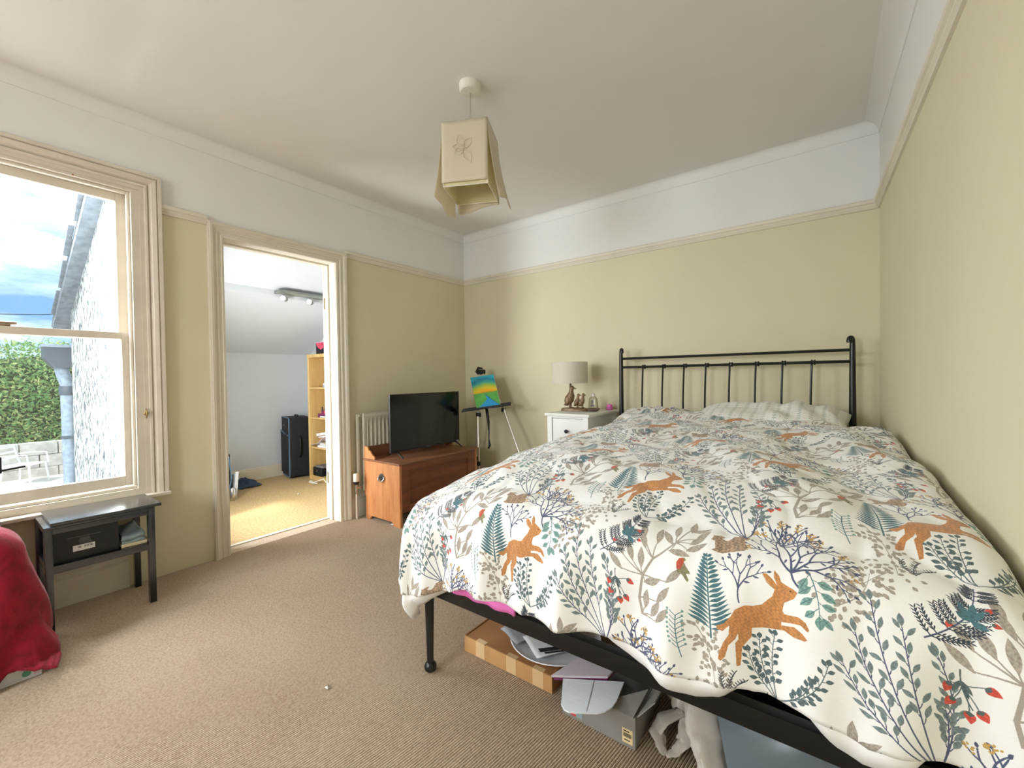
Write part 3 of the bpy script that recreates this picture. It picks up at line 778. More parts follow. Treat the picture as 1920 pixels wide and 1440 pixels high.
def duck(mb, x, y, z, h, w=1.0, face=1):
    """standing duckling: h = height of the head above the feet"""
    k = h / 0.165
    body = [(x - 0.03 * k * face, y, z + 0.022 * k), (x - 0.022 * k * face, y, z + 0.042 * k), (x - 0.004 * k * face, y, z + 0.068 * k), (x + 0.010 * k * face, y, z + 0.098 * k), (x + 0.013 * k * face, y, z + 0.125 * k), (x + 0.015 * k * face, y, z + 0.143 * k), (x + 0.016 * k * face, y, z + 0.158 * k), (x + 0.017 * k * face, y, z + 0.170 * k)]
    mb.tube(body, [0.006 * k * w, 0.024 * k * w, 0.034 * k * w, 0.027 * k * w, 0.016 * k * w, 0.0165 * k, 0.017 * k, 0.007 * k], 14)
    mb.ball((x + 0.019 * k * face, y, z + 0.155 * k), 0.0175 * k, 12, sx=1.15)
    mb.tube([(x + 0.032 * k * face, y, z + 0.154 * k), (x + 0.047 * k * face, y, z + 0.150 * k), (x + 0.056 * k * face, y, z + 0.151 * k)], [0.008 * k, 0.006 * k, 0.004 * k], 8)
    mb.tube([(x - 0.024 * k * face, y, z + 0.034 * k), (x - 0.038 * k * face, y, z + 0.026 * k), (x - 0.050 * k * face, y, z + 0.022 * k)], [0.02 * k, 0.012 * k, 0.003 * k], 8)
    for s in (-1, 1):
        mb.ball((x - 0.008 * k * face, y + s * 0.027 * k * w, z + 0.062 * k), 0.026 * k, 10, sx=0.8, sy=0.35, sz=1.25)
        mb.tube([(x + 0.002 * k, y + s * 0.012 * k, z + 0.04 * k), (x + 0.004 * k, y + s * 0.013 * k, z + 0.006 * k)], 0.006 * k, 8)
        mb.ball((x + 0.010 * k * face, y + s * 0.014 * k, z + 0.004 * k), 0.012 * k, 8, sx=1.4, sz=0.4)

def duck_lamp():
    t = Thing('duck_lamp', 'table lamp with linen drum shade over a bronze duck and two ducklings', 'lamp', (-1.62, 3.0, 0.829))
    z0 = 0.829
    mb = MB()
    prof = [(0.0, 0.0), (0.98, 0.0), (1.0, 0.35), (0.93, 0.75), (0.6, 0.95), (0, 1.0)]
    for i in range(1): pass
    rings = []
    for r, h in prof[1:]:
        rings.append([mb.bm.verts.new((-1.614 + 0.120 * r * math.cos(a) * (1 + 0.04 * math.sin(5 * a)), 3.0 + 0.062 * r * math.sin(a), z0 + h * 0.028 + (0.003 * math.sin(3 * a + 1) if 0.3 < h < 0.9 else 0))) for a in (2 * PI * q / 32 for q in range(32))]) if r else None
    rings = [r for r in rings if r]
    for a, b in zip(rings, rings[1:]):
        for q in range(32): mb.bm.faces.new((a[q], a[(q + 1) % 32], b[(q + 1) % 32], b[q]))
    mb.bm.faces.new(rings[0][::-1]); mb.bm.faces.new(rings[-1])
    t.part('base', mb, M['bronze'], smooth=50)
    mb = MB(); duck(mb, -1.641, 2.98, z0 + 0.024, 0.168, 1.12); t.part('mother_duck', mb, M['bronze'], smooth=60)
    mb = MB(); duck(mb, -1.590, 3.005, z0 + 0.026, 0.106, 0.95); t.part('duckling', mb, M['bronze'], smooth=60)
    mb = MB(); duck(mb, -1.545, 3.0, z0 + 0.026, 0.109, 0.95); t.part('duckling', mb, M['bronze'], smooth=60)
    t.part('stem', MB().tube([(-1.656, 3.02, z0 + 0.02), (-1.656, 3.02, 1.09)], 0.0085, 10), M['bronze'])
    mb = MB(); c = (-1.655, 3.01, 0)
    mb.lathe([(0.139, 1.048), (0.141, 1.048), (0.141, 1.215), (0.139, 1.215), (0.139, 1.048)], c, 40)
    t.part('shade', mb, M['shadecloth'], smooth=50)
    t.part('lamp_holder', MB().lathe([(0.012, 1.07), (0.016, 1.09), (0.016, 1.13), (0.0, 1.13)], (-1.656, 3.02, 0), 14), M['whiteplastic'])
    mb = MB()
    for a in (0, 2.1, 4.2): mb.tube([(-1.656, 3.02, 1.13), (c[0] + 0.139 * math.cos(a), c[1] + 0.139 * math.sin(a), 1.20)], 0.0018, 6)
    t.part('shade_carrier', mb, M['chrome'])
duck_lamp()

def oil_bottle():
    x, y, z = -1.497, 3.10, 0.830
    t = Thing('oil_bottle', 'clear bottle of pale yellow oil with a white cap behind the small dish', 'bottle', (x, y, z))
    mb = MB()
    def ring(w, d, h): return [mb.bm.verts.new((x + w * math.copysign(abs(math.cos(a)) ** 0.75, math.cos(a)), y + d * math.copysign(abs(math.sin(a)) ** 0.75, math.sin(a)), z + h)) for a in (2 * PI * q / 24 for q in range(24))]
    rs = [ring(*p) for p in ((0.038, 0.020, 0), (0.041, 0.022, 0.004), (0.0405, 0.022, 0.03), (0.035, 0.020, 0.085), (0.030, 0.018, 0.100), (0.018, 0.014, 0.108), (0.012, 0.012, 0.112))]
    for a, b in zip(rs, rs[1:]):
        for q in range(24): mb.bm.faces.new((a[q], a[(q + 1) % 24], b[(q + 1) % 24], b[q]))
    mb.bm.faces.new(rs[0][::-1]); mb.bm.faces.new(rs[-1])
    t.part('body', mb, M['oil'], smooth=50)
    t.part('cap', MB().lathe([(0.0, 0.134), (0.012, 0.134), (0.0145, 0.130), (0.0150, 0.110), (0.0, 0.110)], (x, y, z), 20), M['whiteplastic'])
    mb = MB(); yy = y - 0.0225
    for a, b in (((-0.002, 0.050), (0.002, 0.082)), ((-0.010, 0.074), (0.010, 0.077)), ((-0.014, 0.034), (0.014, 0.040)), ((-0.018, 0.014), (0.018, 0.018)), ((-0.004, 0.046), (0.004, 0.050))):
        mb.box((x + a[0], yy, z + a[1]), (x + b[0], yy + 0.003, z + b[1]))
    t.part('printed_emblem', mb, M['blueink'])
oil_bottle()
mb = MB().lathe([(0.0, 0.004), (0.020, 0.004), (0.034, 0.010), (0.050, 0.023), (0.053, 0.023), (0.048, 0.014), (0.034, 0.004), (0.026, 0.0), (0.0, 0.0)], (-1.452, 3.005, 0.8295), 28)
solo('trinket_dish', 'small brown glazed dish in front of the oil bottle', 'dish', mb, M['ceramic'], smooth=60)
t = Thing('cream_jar', 'small pink jar on the back corner of the bedside cabinet', 'jar', (-1.405, 3.20, 0.8295))
t.part('body', MB().lathe([(0.0, 0), (0.024, 0), (0.027, 0.006), (0.027, 0.022), (0.022, 0.027), (0, 0.027)], (-1.405, 3.20, 0.8295), 20), M['clearpink'])
t.part('lid', MB().lathe([(0.0, 0.027), (0.022, 0.027), (0.022, 0.042), (0.018, 0.045), (0, 0.045)], (-1.405, 3.20, 0.8295), 20), M['pink'])

# ------------------------------------------------------------------ pine chest, television, radiator
def chest():
    x0, x1, y0, y1, zb = -2.965, -2.532, 2.012, 2.868, 0.462
    t = Thing('pine_chest', 'stained pine blanket chest with raised back in front of the radiator', 'chest', ((x0 + x1) / 2, (y0 + y1) / 2, 0))
    poly = [(x0, zb), (x0, 0.21), (x0 + 0.006, 0.185), (x0 + 0.016, 0.17), (x0 + 0.016, 0), (x0 + 0.062, 0), (x0 + 0.075, 0.022), (x0 + 0.09, 0.03), (x1 - 0.105, 0.03), (x1 - 0.09, 0.024), (x1 - 0.075, 0), (x1, 0), (x1, zb)]
    for y in (y0, y1 - 0.02):
        e = t.part('side_panel', MB().prism(poly, lambda x, z, y=y: (x, y, z), lambda x, z, y=y: (x, y + 0.02, z)), M['pine'])
        yo = y if y == y0 else y + 0.02
        sg = -1 if y == y0 else 1
        mb = MB(); hx, hz = -2.742, 0.348
        mb.lathe([(0.0, 0.0), (0.030, 0.0), (0.034, sg * 0.003), (0.0, sg * 0.004)], (hx, yo, hz), 20, 'Y')
        pts = [(hx + 0.034 * math.cos(a), yo + sg * (0.006 + 0.012 * max(0, -math.sin(a))), hz + 0.026 * math.sin(a)) for a in (PI * 0.95 + i / 14 * PI * 1.1 for i in range(15))]
        mb.tube(pts, 0.0042, 8)
        for dx in (-0.034, 0.034): mb.ball((hx + dx, yo + sg * 0.005, hz + 0.004), 0.008, 10)
        t.part('ring_handle', mb, M['chrome'], parent=e, smooth=50)
        mb = MB().lathe([(0.0, sg * 0.0042), (0.026, sg * 0.0042), (0.024, sg * 0.005), (0, sg * 0.0052)], (hx, yo, hz), 20, 'Y'); t.part('recess', mb, M['blackmatt'], parent=e)
    t.part('bottom', MB().box((x0 + 0.016, y0 + 0.02, 0.105), (x1 - 0.01, y1 - 0.02, 0.12)), M['pinedark'])
    t.part('back_panel', MB().box((x0 + 0.002, y0 + 0.02, 0.2), (x0 + 0.014, y1 - 0.02, zb)), M['pinedark'])
    ff = t.part('front_frame', MB().box((x1 - 0.020, y0 + 0.02, 0.105), (x1, y0 + 0.085, zb), 0.002).box((x1 - 0.02, y1 - 0.10, 0.105), (x1, y1 - 0.02, zb), 0.002)
           .box((x1 - 0.02, y0 + 0.085, zb - 0.052), (x1, y1 - 0.10, zb), 0.002).box((x1 - 0.02, y0 + 0.085, 0.105), (x1, y1 - 0.10, 0.150), 0.002), M['pinedark'])
    t.part('front_panel', MB().box((x1 - 0.018, y0 + 0.08, 0.145), (x1 - 0.010, y1 - 0.095, zb - 0.048)), M['pinedark'], parent=ff)
    mb = MB()
    for a, b in (((y0 + 0.085, zb - 0.060), (y1 - 0.10, zb - 0.052)), ((y0 + 0.085, 0.150), (y1 - 0.10, 0.158)), ((y0 + 0.085, 0.158), (y0 + 0.093, zb - 0.060)), ((y1 - 0.108, 0.158), (y1 - 0.10, zb - 0.060))):
        mb.box((x1 - 0.011, a[0], a[1]), (x1 + 0.003, b[0], b[1]), 0.003, 2)
    t.part('panel_moulding', mb, M['pinedark'], parent=ff)
    t.part('lid', MB().box((x0, y0 - 0.012, zb + 0.0005), (x1 + 0.013, y1 + 0.020, zb + 0.0155), 0.005, 3), M['pinelid'])
    zl = zb + 0.0155
    t.part('back_rail', MB().box((x0, y0 + 0.014, zl), (x0 + 0.014, y1, zl + 0.088), 0.003), M['pinelid'])
    br = [(x0, zl), (x0 + 0.138, zl), (x0 + 0.138, zl + 0.014), (x0 + 0.128, zl + 0.024), (x0 + 0.112, zl + 0.030), (x0 + 0.10, zl + 0.040), (x0 + 0.085, zl + 0.058), (x0 + 0.062, zl + 0.066), (x0 + 0.055, zl + 0.082), (x0 + 0.045, zl + 0.092), (x0, zl + 0.092)]
    for y in (y0 - 0.001, y1 - 0.012): t.part('bracket', MB().prism(br, lambda x, z, y=y: (x, y, z), lambda x, z, y=y: (x, y + 0.013, z)), M['pine'])
chest()
mb = MB(); mb.grid(lambda u, v: (-2.66 + 0.1 * u + 0.01 * math.sin(v * 7), 2.02 + 0.07 * v, 0.005 + 0.008 * math.sin(PI * u) * math.sin(PI * v) + 0.002 * math.sin(9 * u + 5 * v)), 10, 8)
o = solo('paper_scrap', 'crumpled white paper under the end of the pine chest', 'paper', mb, M['paper']); md = o.modifiers.new('s', 'SOLIDIFY'); md.thickness = 0.002

def tv():
    X, y0, y1, z0, z1 = -2.742, 2.098, 2.868, 0.520, 0.980
    zl = 0.478
    t = Thing('television', 'black flat screen television on the pine chest', 'television', (X, (y0 + y1) / 2, zl))
    t.part('casing', MB().box((X - 0.045, y0 + 0.06, z0 + 0.02), (X - 0.012, y1 - 0.06, z0 + 0.27), 0.01, 2).box((X - 0.014, y0, z0), (X, y1, z1), 0.003), M['blackmatt'])
    mb = MB()
    for a, b in (((y0, z0), (y0 + 0.006, z1)), ((y1 - 0.006, z0), (y1, z1)), ((y0 + 0.006, z1 - 0.006), (y1 - 0.006, z1)), ((y0 + 0.006, z0), (y1 - 0.006, z0 + 0.016))):
        mb.box((X, a[0], a[1]), (X + 0.004, b[0], b[1]), 0.001, 1)
    t.part('bezel', mb, M['black'])
    t.part('screen', MB().box((X, y0 + 0.006, z0 + 0.016), (X + 0.002, y1 - 0.006, z1 - 0.006)), M['screen'])
    t.part('sensor_bump', MB().box((X - 0.01, (y0 + y1) / 2 - 0.026, z0 - 0.016), (X + 0.004, (y0 + y1) / 2 + 0.026, z0 + 0.003), 0.003), M['blackmatt'])
    mb = MB()
    for k, w in enumerate((0.004, 0.003, 0.004, 0.003)): mb.box((X + 0.004, (y0 + y1) / 2 - 0.012 + k * 0.0065, z0 + 0.005), (X + 0.0047, (y0 + y1) / 2 - 0.012 + k * 0.0065 + w, z0 + 0.011))
    t.part('brand_mark', mb, M['greyink'])
    mb = MB()
    for k in range(5): mb.box((X + 0.004, y1 - 0.040 + k * 0.006, z0 + 0.006), (X + 0.0047, y1 - 0.0365 + k * 0.006, z0 + 0.012))
    t.part('corner_sticker', mb, M['whitelabel'])
    for y in (y0 + 0.055, y1 - 0.055):
        mb = MB()
        ax = (X - 0.008, y, z0 + 0.012)
        mb.tube([ax, (X + 0.05, y - 0.006, zl + 0.03), (X + 0.098, y - 0.012, zl + 0.006)], [0.010, 0.008, 0.006], 8, flat=0.6)
        mb.tube([ax, (X - 0.055, y - 0.003, zl + 0.028), (X - 0.105, y - 0.006, zl + 0.006)], [0.010, 0.008, 0.006], 8, flat=0.6)
        t.part('foot', mb, M['black'])
tv()

def radiator():
    y0, y1, z0, z1, xf, xb = 2.018, 2.98, 0.215, 0.828, -2.972, -3.030
    t = Thing('radiator', 'cream ribbed panel radiator on the wall behind the pine chest', 'radiator', (-3.0, 2.5, 0))
    n = 25
    def fn(u, v):
        y = y0 + (y1 - y0) * u; z = z0 + (z1 - z0) * v
        f = min(1, max(0, min((z - z0 - 0.045) / 0.02, (z1 - 0.055 - z) / 0.02)))
        e = min(1, max(0, min((y - y0 - 0.02) / 0.01, (y1 - 0.02 - y) / 0.01)))
        p = (y - y0) / (y1 - y0) * n % 1.0
        w = 0.5 - 0.5 * math.cos(2 * PI * p)
        return (xf - 0.011 * min(1, w * 1.6) * f * e - 0.002 * (1 - f), y, z)
    mb = MB(); mb.grid(fn, n * 8, 24); pnl = t.part('front_panel', mb, M['radwhite'], smooth=40)
    md = pnl.modifiers.new('s', 'SOLIDIFY'); md.thickness = 0.003
    t.part('rear_panel', MB().box((xb, y0 - 0.006, z0), (xb + 0.008, y1, z1), 0.002), M['radwhite'])
    t.part('top_edge', MB().box((xf - 0.012, y0, z1 - 0.004), (xf + 0.001, y1, z1 + 0.003), 0.003), M['radwhite'])
    t.part('side_edge', MB().box((xf - 0.014, y0 - 0.003, z0), (xf, y0 + 0.006, z1), 0.003), M['radwhite'])
    t.part('bleed_valve', MB().lathe([(0.011, 0), (0.012, -0.014), (0.006, -0.018), (0.005, -0.026), (0, -0.026)], (-3.015, y0 - 0.006, z1 - 0.018), 14, 'Y'), M['radwhite'])
    t.part('rear_edge', MB().box((xb, y0 - 0.034, z0 + 0.04), (xb + 0.022, y0 - 0.012, z1 - 0.004), 0.008, 3), M['radwhite'])
    vy, vx = 1.955, -2.99
    v = t.part('valve_body', MB().lathe([(0.010, 0.20), (0.011, 0.235), (0.014, 0.245), (0.014, 0.27), (0.020, 0.278), (0.0, 0.28)], (vx, vy, 0), 16).tube([(vx, vy, 0.24), (vx, vy + 0.03, 0.246), (vx, y0 + 0.01, 0.25)], 0.009, 10), M['chrome'])
    t.part('thermostat_ring', MB().lathe([(0.010, 0.273), (0.020, 0.281), (0.0235, 0.296), (0.0235, 0.300), (0, 0.300)], (vx, vy, 0), 18), M['black'], parent=v)
    t.part('thermostat_head', MB().lathe([(0.0235, 0.299), (0.025, 0.306), (0.023, 0.314), (0.0225, 0.356), (0.019, 0.362), (0, 0.362)], (vx, vy, 0), 20), M['trim'], parent=v)
    t.part('supply_pipe', MB().tube([(vx, vy, 0.0), (vx, vy, 0.21)], 0.0075, 12), M['radwhite'])
radiator()

# ------------------------------------------------------------------ easel and painting
def easel():
    t = Thing('field_easel', 'folding aluminium easel with black clamps standing in the room corner', 'easel', (-2.5, 3.02, 0))
    head = Vector((-2.655, 3.095, 1.165))
    fl_top, fl_bot = Vector((-2.596, 2.972, 0.79)), Vector((-2.548, 2.915, 0.0))
    fr_top, fr_bot = Vector((-2.395, 3.095, 0.83)), Vector((-1.93, 2.96, 0.0))
    rr_bot = Vector((-2.86, 3.20, 0.0)); rr_top = head + Vector((0, 0.01, -0.05))
    def leg(a, b, top):
        mid = a.lerp(b, 0.60)
        l = t.part('leg', MB().tube([top, a, mid], 0.0105, 10), M['alu'])
        t.part('leg_lower_tube', MB().tube([mid, b + Vector((0, 0, 0.012))], 0.0075, 10), M['alu'], parent=l)
        mb = MB(); mb.lathe([(0.015, -0.018), (0.017, -0.01), (0.017, 0.012), (0.014, 0.02)], mid, 12); t.part('clamp', mb, M['blackmatt'], parent=l)
        mb = MB(); mb.box((a.x - 0.017, a.y - 0.014, a.z - 0.045), (a.x + 0.017, a.y + 0.016, a.z - 0.008), 0.004); t.part('upper_clamp', mb, M['blackmatt'], parent=l)
        t.part('rubber_foot', MB().lathe([(0.0, 0), (0.012, 0), (0.011, 0.016), (0.008, 0.022), (0, 0.022)], (b.x, b.y, 0), 12), M['blackmatt'], parent=l)
    leg(fl_top, fl_bot, head + Vector((-0.012, -0.008, -0.02)))
    leg(fr_top, fr_bot, head + Vector((0.018, -0.004, -0.02)))
    leg(Vector((-2.70, 3.10, 0.77)), rr_bot, rr_top)
    t.part('mast', MB().tube([head + Vector((0.004, -0.012, -0.02)), Vector((-2.53, 3.03, 0.70))], 0.009, 10), M['alu'])
    mb = MB(); mb.box((head.x - 0.030, head.y - 0.025, head.z - 0.03), (head.x + 0.028, head.y + 0.03, head.z + 0.014), 0.008, 2)
    mb.tube([head + Vector((-0.02, -0.02, -0.03)), head + Vector((-0.034, -0.03, -0.005)), head + Vector((-0.012, -0.03, 0.03)), head + Vector((0.036, -0.028, 0.024))], [0.010, 0.013, 0.013, 0.008], 8)
    mb.tube([head + Vector((0.0, -0.02, -0.02)), head + Vector((0.046, -0.02, -0.012))], [0.015, 0.010], 8)
    t.part('head_clamp', mb, M['blackmatt'], smooth=50)
    a, b = Vector((-2.692, 2.865, 0.803)), Vector((-2.288, 3.068, 0.865))
    u = (b - a).normalized(); n = Vector((u.y, -u.x, 0)).normalized(); up = n.cross(u) * -1
    mb = MB(); W = lambda s, d, h: a + u * s + n * d + Vector((0, 0, h))
    L = (b - a).length
    pts = []
    # tray: a perforated angle, rungs between two lips
    for d0, d1, h0, h1 in ((-0.010, -0.005, -0.012, 0.016), (-0.010, 0.034, -0.014, -0.008), (0.030, 0.034, -0.014, -0.002)):
        mb.prism([(0, h0), (L, h0), (L, h1), (0, h1)], lambda s, h: W(s, d0, h), lambda s, h: W(s, d1, h))
    for k in range(14):
        s = 0.02 + k * (L - 0.04) / 13
        mb.prism([(s, -0.002), (s + 0.012, -0.002), (s + 0.012, 0.004), (s, 0.004)], lambda s, h: W(s, 0.030, h), lambda s, h: W(s, 0.034, h))
    mb.prism([(0, 0.003), (L, 0.003), (L, 0.008), (0, 0.008)], lambda s, h: W(s, 0.030, h), lambda s, h: W(s, 0.034, h))
    t.part('canvas_tray', mb, M['blackmatt'])
    c = W(L * 0.50, -0.004, -0.012)
    mb = MB()
    path = [c, c + Vector((0.018, -0.012, -0.05)), c + Vector((0.032, -0.015, -0.12)), c + Vector((0.036, -0.014, -0.20)), c + Vector((0.034, -0.014, -0.27)), c + Vector((0.044, -0.016, -0.33)), c + Vector((0.030, -0.02, -0.36))]
    ws = [0.013, 0.013, 0.011, 0.006, 0.005, 0.011, 0.010]
    rows = []
    for p, w in zip(path, ws): rows.append((mb.bm.verts.new(p - u * w), mb.bm.verts.new(p + u * w)))
    for p, q in zip(rows, rows[1:]): mb.bm.faces.new((p[0], p[1], q[1], q[0]))
    st = t.part('strap', mb, M['blackmatt']); md = st.modifiers.new('s', 'SOLIDIFY'); md.thickness = 0.0025
easel()

def painting():
    K = 0.985
    BL, BR = Vector((-2.592 * K, 2.945 * K, 0.828)), Vector((-2.392 * K, 3.048 * K, 0.857))
    TL = Vector((-2.735 * K, 3.025 * K, 1.103)); TR = TL + BR - BL
    n = (BR - BL).cross(TL - BL).normalized()
    if n.y > 0: n = -n
    off = -n * 0.016
    P = lambda u, v: BL * (1 - u) * (1 - v) + BR * u * (1 - v) + TL * (1 - u) * v + TR * u * v
    t = Thing('canvas_painting', 'small bright landscape canvas with teal sky and blue river on the easel', 'painting', BL)
    mb = MB(); mb.prism([(0, 0), (1, 0), (1, 1), (0, 1)], lambda u, v: P(u, v), lambda u, v: P(u, v) + off)
    t.part('stretcher', mb, M['whitelac'], smooth=0)
    m = bpy.data.materials.new('painted_landscape'); m.use_nodes = True
    nt = m.node_tree; N = nt.nodes.new; L = nt.links.new
    p = nt.nodes['Principled BSDF']; p.inputs['Roughness'].default_value = 0.35
    at = N('ShaderNodeVertexColor'); at.layer_name = 'paint'
    nz = N('ShaderNodeTexNoise'); nz.inputs['Scale'].default_value = 60
    b = N('ShaderNodeBump'); b.inputs['Strength'].default_value = 0.4; b.inputs['Distance'].default_value = 0.002
    L(at.outputs['Color'], p.inputs['Base Color']); L(nz.outputs['Fac'], b.inputs['Height']); L(b.outputs['Normal'], p.inputs['Normal'])
    nu, nv = 60, 72
    mb = MB(); mb.grid(lambda u, v: P(u, v) + n * 0.0006, nu, nv)
    o = t.part('painted_face', mb, m, smooth=0, fix=False)
    me = o.data
    ca = me.color_attributes.new('paint', 'FLOAT_COLOR', 'POINT')
    def col(u, v):
        c = lambda *k: np.array(lin(k))
        nse = fbm(u * 4, v * 9, 3.1) * 0.05
        if v > 0.46 + 0.02 * (u - 0.5):
            h = (v - 0.46) / 0.54 + 0.45 * (u - 0.55) ** 2 * 1.6 + nse
            st = [(0.0, c(226, 150, 24)), (0.12, c(236, 176, 20)), (0.28, c(214, 196, 40)), (0.45, c(150, 186, 70)), (0.62, c(56, 160, 150)), (0.8, c(22, 120, 150)), (1.0, c(40, 166, 186)), (1.6, c(30, 140, 170))]
            for (a, x), (bb, y) in zip(st, st[1:]):
                if h <= bb: return x + (y - x) * max(0, (h - a) / (bb - a))
            return st[-1][1]
        d = (0.46 - v) / 0.46
        lft = 0.44 + 0.06 * math.sin(d * 3.2) - 0.30 * sm(0.45, 1.0, d); rgt = 0.45 + 0.06 * sm(0.1, 0.4, d) + 0.50 * d ** 1.5
        if d > 0.16 and lft < u < rgt: return c(30, 150, 210) if u < rgt - 0.02 else c(20, 80, 90)
        return c(96, 180, 84) * (1 - 0.35 * abs(u - 0.4)) * (1 + nse * 4) if d > 0.06 else c(140, 150, 50)
    for i in range(nu + 1):
        for j in range(nv + 1):
            ca.data[i * (nv + 1) + j].color = (*col(i / nu, j / nv), 1)
painting()

# ------------------------------------------------------------------ side table below the window
def side_table():
    x0, x1, y0, y1 = -3.022, -2.717, 0.262, 0.640
    t = Thing('side_table', 'small black side table with an open shelf below the sash window', 'table', ((x0 + x1) / 2, (y0 + y1) / 2, 0))
    for x in (x0, x1 - 0.034):
        for y in (y0, y1 - 0.026): t.part('leg', MB().box((x, y, 0), (x + 0.034, y + 0.026, 0.466), 0.003), M['blackwood'])
    for x in (x0 + 0.004, x1 - 0.020): t.part('rail', MB().box((x, y0 + 0.026, 0.442), (x + 0.016, y1 - 0.026, 0.464), 0.002), M['blackwood'])
    for y in (y0 + 0.004, y1 - 0.018): t.part('rail', MB().box((x0 + 0.034, y, 0.442), (x1 - 0.034, y + 0.014, 0.464), 0.002), M['blackwood'])
    t.part('top_frame', MB().box((x0, y0, 0.466), (x1, y1, 0.476), 0.002), M['blackwood'])
    t.part('top', MB().box((x0 + 0.005, y0 + 0.020, 0.4765), (x1 - 0.002, y1 + 0.028, 0.492), 0.005, 2), M['blackwood'])
    t.part('shelf', MB().box((x0 + 0.006, y0 + 0.006, 0.268), (x1 - 0.001, y1 - 0.006, 0.302), 0.003), M['blackwood'])
side_table()
t = Thing('black_gift_box', 'black cardboard box with a barcode label on the side table shelf', 'box', (-2.86, 0.40, 0.303))
t.part('body', MB().box((-2.985, 0.292, 0.303), (-2.742, 0.507, 0.440), 0.002), M['blackmatt'])
t.part('label', MB().box((-2.7422, 0.352, 0.340), (-2.7412, 0.424, 0.366)), M['whitelabel'])
mb = MB(); y = 0.357
for k in range(24):
    w = random.choice((0.0008, 0.0014, 0.002))
    if 9 < k or k < 6: mb.box((-2.7412, 0.368 + k * 0.0021, 0.352), (-2.7407, 0.368 + k * 0.0021 + w * 0.8, 0.362))
t.part('barcode', mb, M['ink'])
mb = MB()
for k in range(7): mb.box((-2.7422, 0.37 + 0.004 * abs(k - 3) * 0.4, 0.371 + k * 0.0042), (-2.7415, 0.414 - 0.003 * k * 0.4, 0.3722 + k * 0.0042))
mb.box((-2.7422, 0.335, 0.4035), (-2.7415, 0.446, 0.4045))
t.part('small_print', mb, M['greyink'])
mb = MB(); mb.box((-2.97, 0.515, 0.303), (-2.735, 0.611, 0.318), 0.002); solo('paper_block', 'cream block of paper under the folded cloth on the table shelf', 'paper', mb, M['creambook'])
mb = MB()
def clo(u, v, z0):
    x = -2.965 + 0.225 * u; y = 0.520 + 0.086 * v
    return (x, y, z0 + 0.012 * math.sin(u * 3.1) * (0.6 + 0.4 * math.sin(v * 4)) + 0.004 * math.sin(9 * u + 7 * v) + 0.02 * v * (1 - u))
for k in range(2): mb.grid(lambda u, v, k=k: clo(u, v, 0.330 + k * 0.022), 14, 10)
o = solo('folded_cloth', 'blue-grey folded cloth on the table shelf beside the black box', 'cloth', mb, M['cloth'], smooth=60); md = o.modifiers.new('s', 'SOLIDIFY'); md.thickness = 0.02

# ------------------------------------------------------------------ red throw, paper box below it, black stand
def throw():
    xa, xb, ya, yb, zt = -2.985, -2.53, -1.25, 0.098, 0.545
    mb = MB()
    ov = 0.60
    def fn(u, v):
        s = xa + (xb + ov - xa) * u; q = ya + (yb + ov * 0.92 - ya) * v
        dx = max(0, s - xb); dy = max(0, q - yb)
        d = (dx ** 3 + dy ** 3) ** (1 / 3)
        hyp = math.hypot(dx, dy) + 1e-9
        r = 0.10
        if d < r * PI / 2: h, w = r * math.sin(d / r), r * (1 - math.cos(d / r))
        else: h, w = r + 0.20 * (d - r * PI / 2), r + (d - r * PI / 2) * 0.97
        ph = math.atan2(dy, dx + 1e-6)
        fold = 0.018 * sm(0.1, 0.5, d) * math.sin(s * 9 + q * 11 + 1.1) if d > 0 else 0
        h += fold
        sq = 1.0
        if dy > 0 and s < -2.66: sq = 0.62          # squeezed against the side table
        x = min(s, xb) + h * dx / hyp * 0.92; y = min(q, yb) + h * dy / hyp * sq
        z = zt - w + 0.014 * fbm(s * 5, q * 5, 2.0) + 0.008 * math.sin(q * 40 + s * 9) * sm(0.0, 0.1, 0.12 - d) * sm(-0.4, 0.1, q)
        if z < 0.012: 
            x += (0.012 - z) * 0.8 * (1 if dx > 0 else 0); z = 0.012 + 0.006 * math.sin(q * 30) ** 2
        if q > yb: z += 0.045 * sm(-0.05, 0.12, q - 0.12) * sm(0.3, 0.55, d) * (1 if dx > 0.2 else 0.5)
        return (x, y, z)
    mb.grid(fn, 70, 110)
    o = solo('crimson_throw', 'crimson fleece throw draped to the floor at the left edge', 'throw', mb, M['red'], smooth=80, loc=(-2.7, -0.4, 0))
    md = o.modifiers.new('s', 'SOLIDIFY'); md.thickness = 0.01; md.offset = -1
throw()
t = Thing('paper_carton', 'white printed carton poking out under the crimson throw', 'box', (-2.42, 0.14, 0))
t.part('body', MB().box((-2.56, 0.00, 0.001), (-2.401, 0.216, 0.060), 0.002), M['paper'])
t.part('round_logo', MB().lathe([(0.0, 0.0), (0.012, 0.0), (0.012, 0.0008), (0, 0.0008)], (-2.401, 0.178, 0.024), 20, 'X'), M['greenink'])
mb = MB()
for k in range(7): mb.box((-2.401, 0.165 + 0.003 * (k % 2), 0.038 + k * 0.0032), (-2.4003, 0.205 - 0.006 * (k % 3), 0.0392 + k * 0.0032))
for k in range(4): mb.box((-2.401, 0.196, 0.012 + k * 0.006), (-2.4003, 0.214, 0.015 + k * 0.006))
t.part('small_print', mb, M['pinkink'])
t = Thing('black_stand', 'slim black stand with a side arm before the window at the left edge', 'stand', (-2.99, 0.145, 0))
t.part('pole', MB().tube([(-2.995, 0.152, 0.012), (-2.995, 0.150, 0.55), (-2.995, 0.148, 0.88)], 0.008, 10), M['black'])
t.part('clamp', MB().box((-3.008, 0.135, 0.70), (-2.982, 0.168, 0.775), 0.006).box((-3.004, 0.14, 0.80), (-2.986, 0.163, 0.83), 0.004), M['blackmatt'])
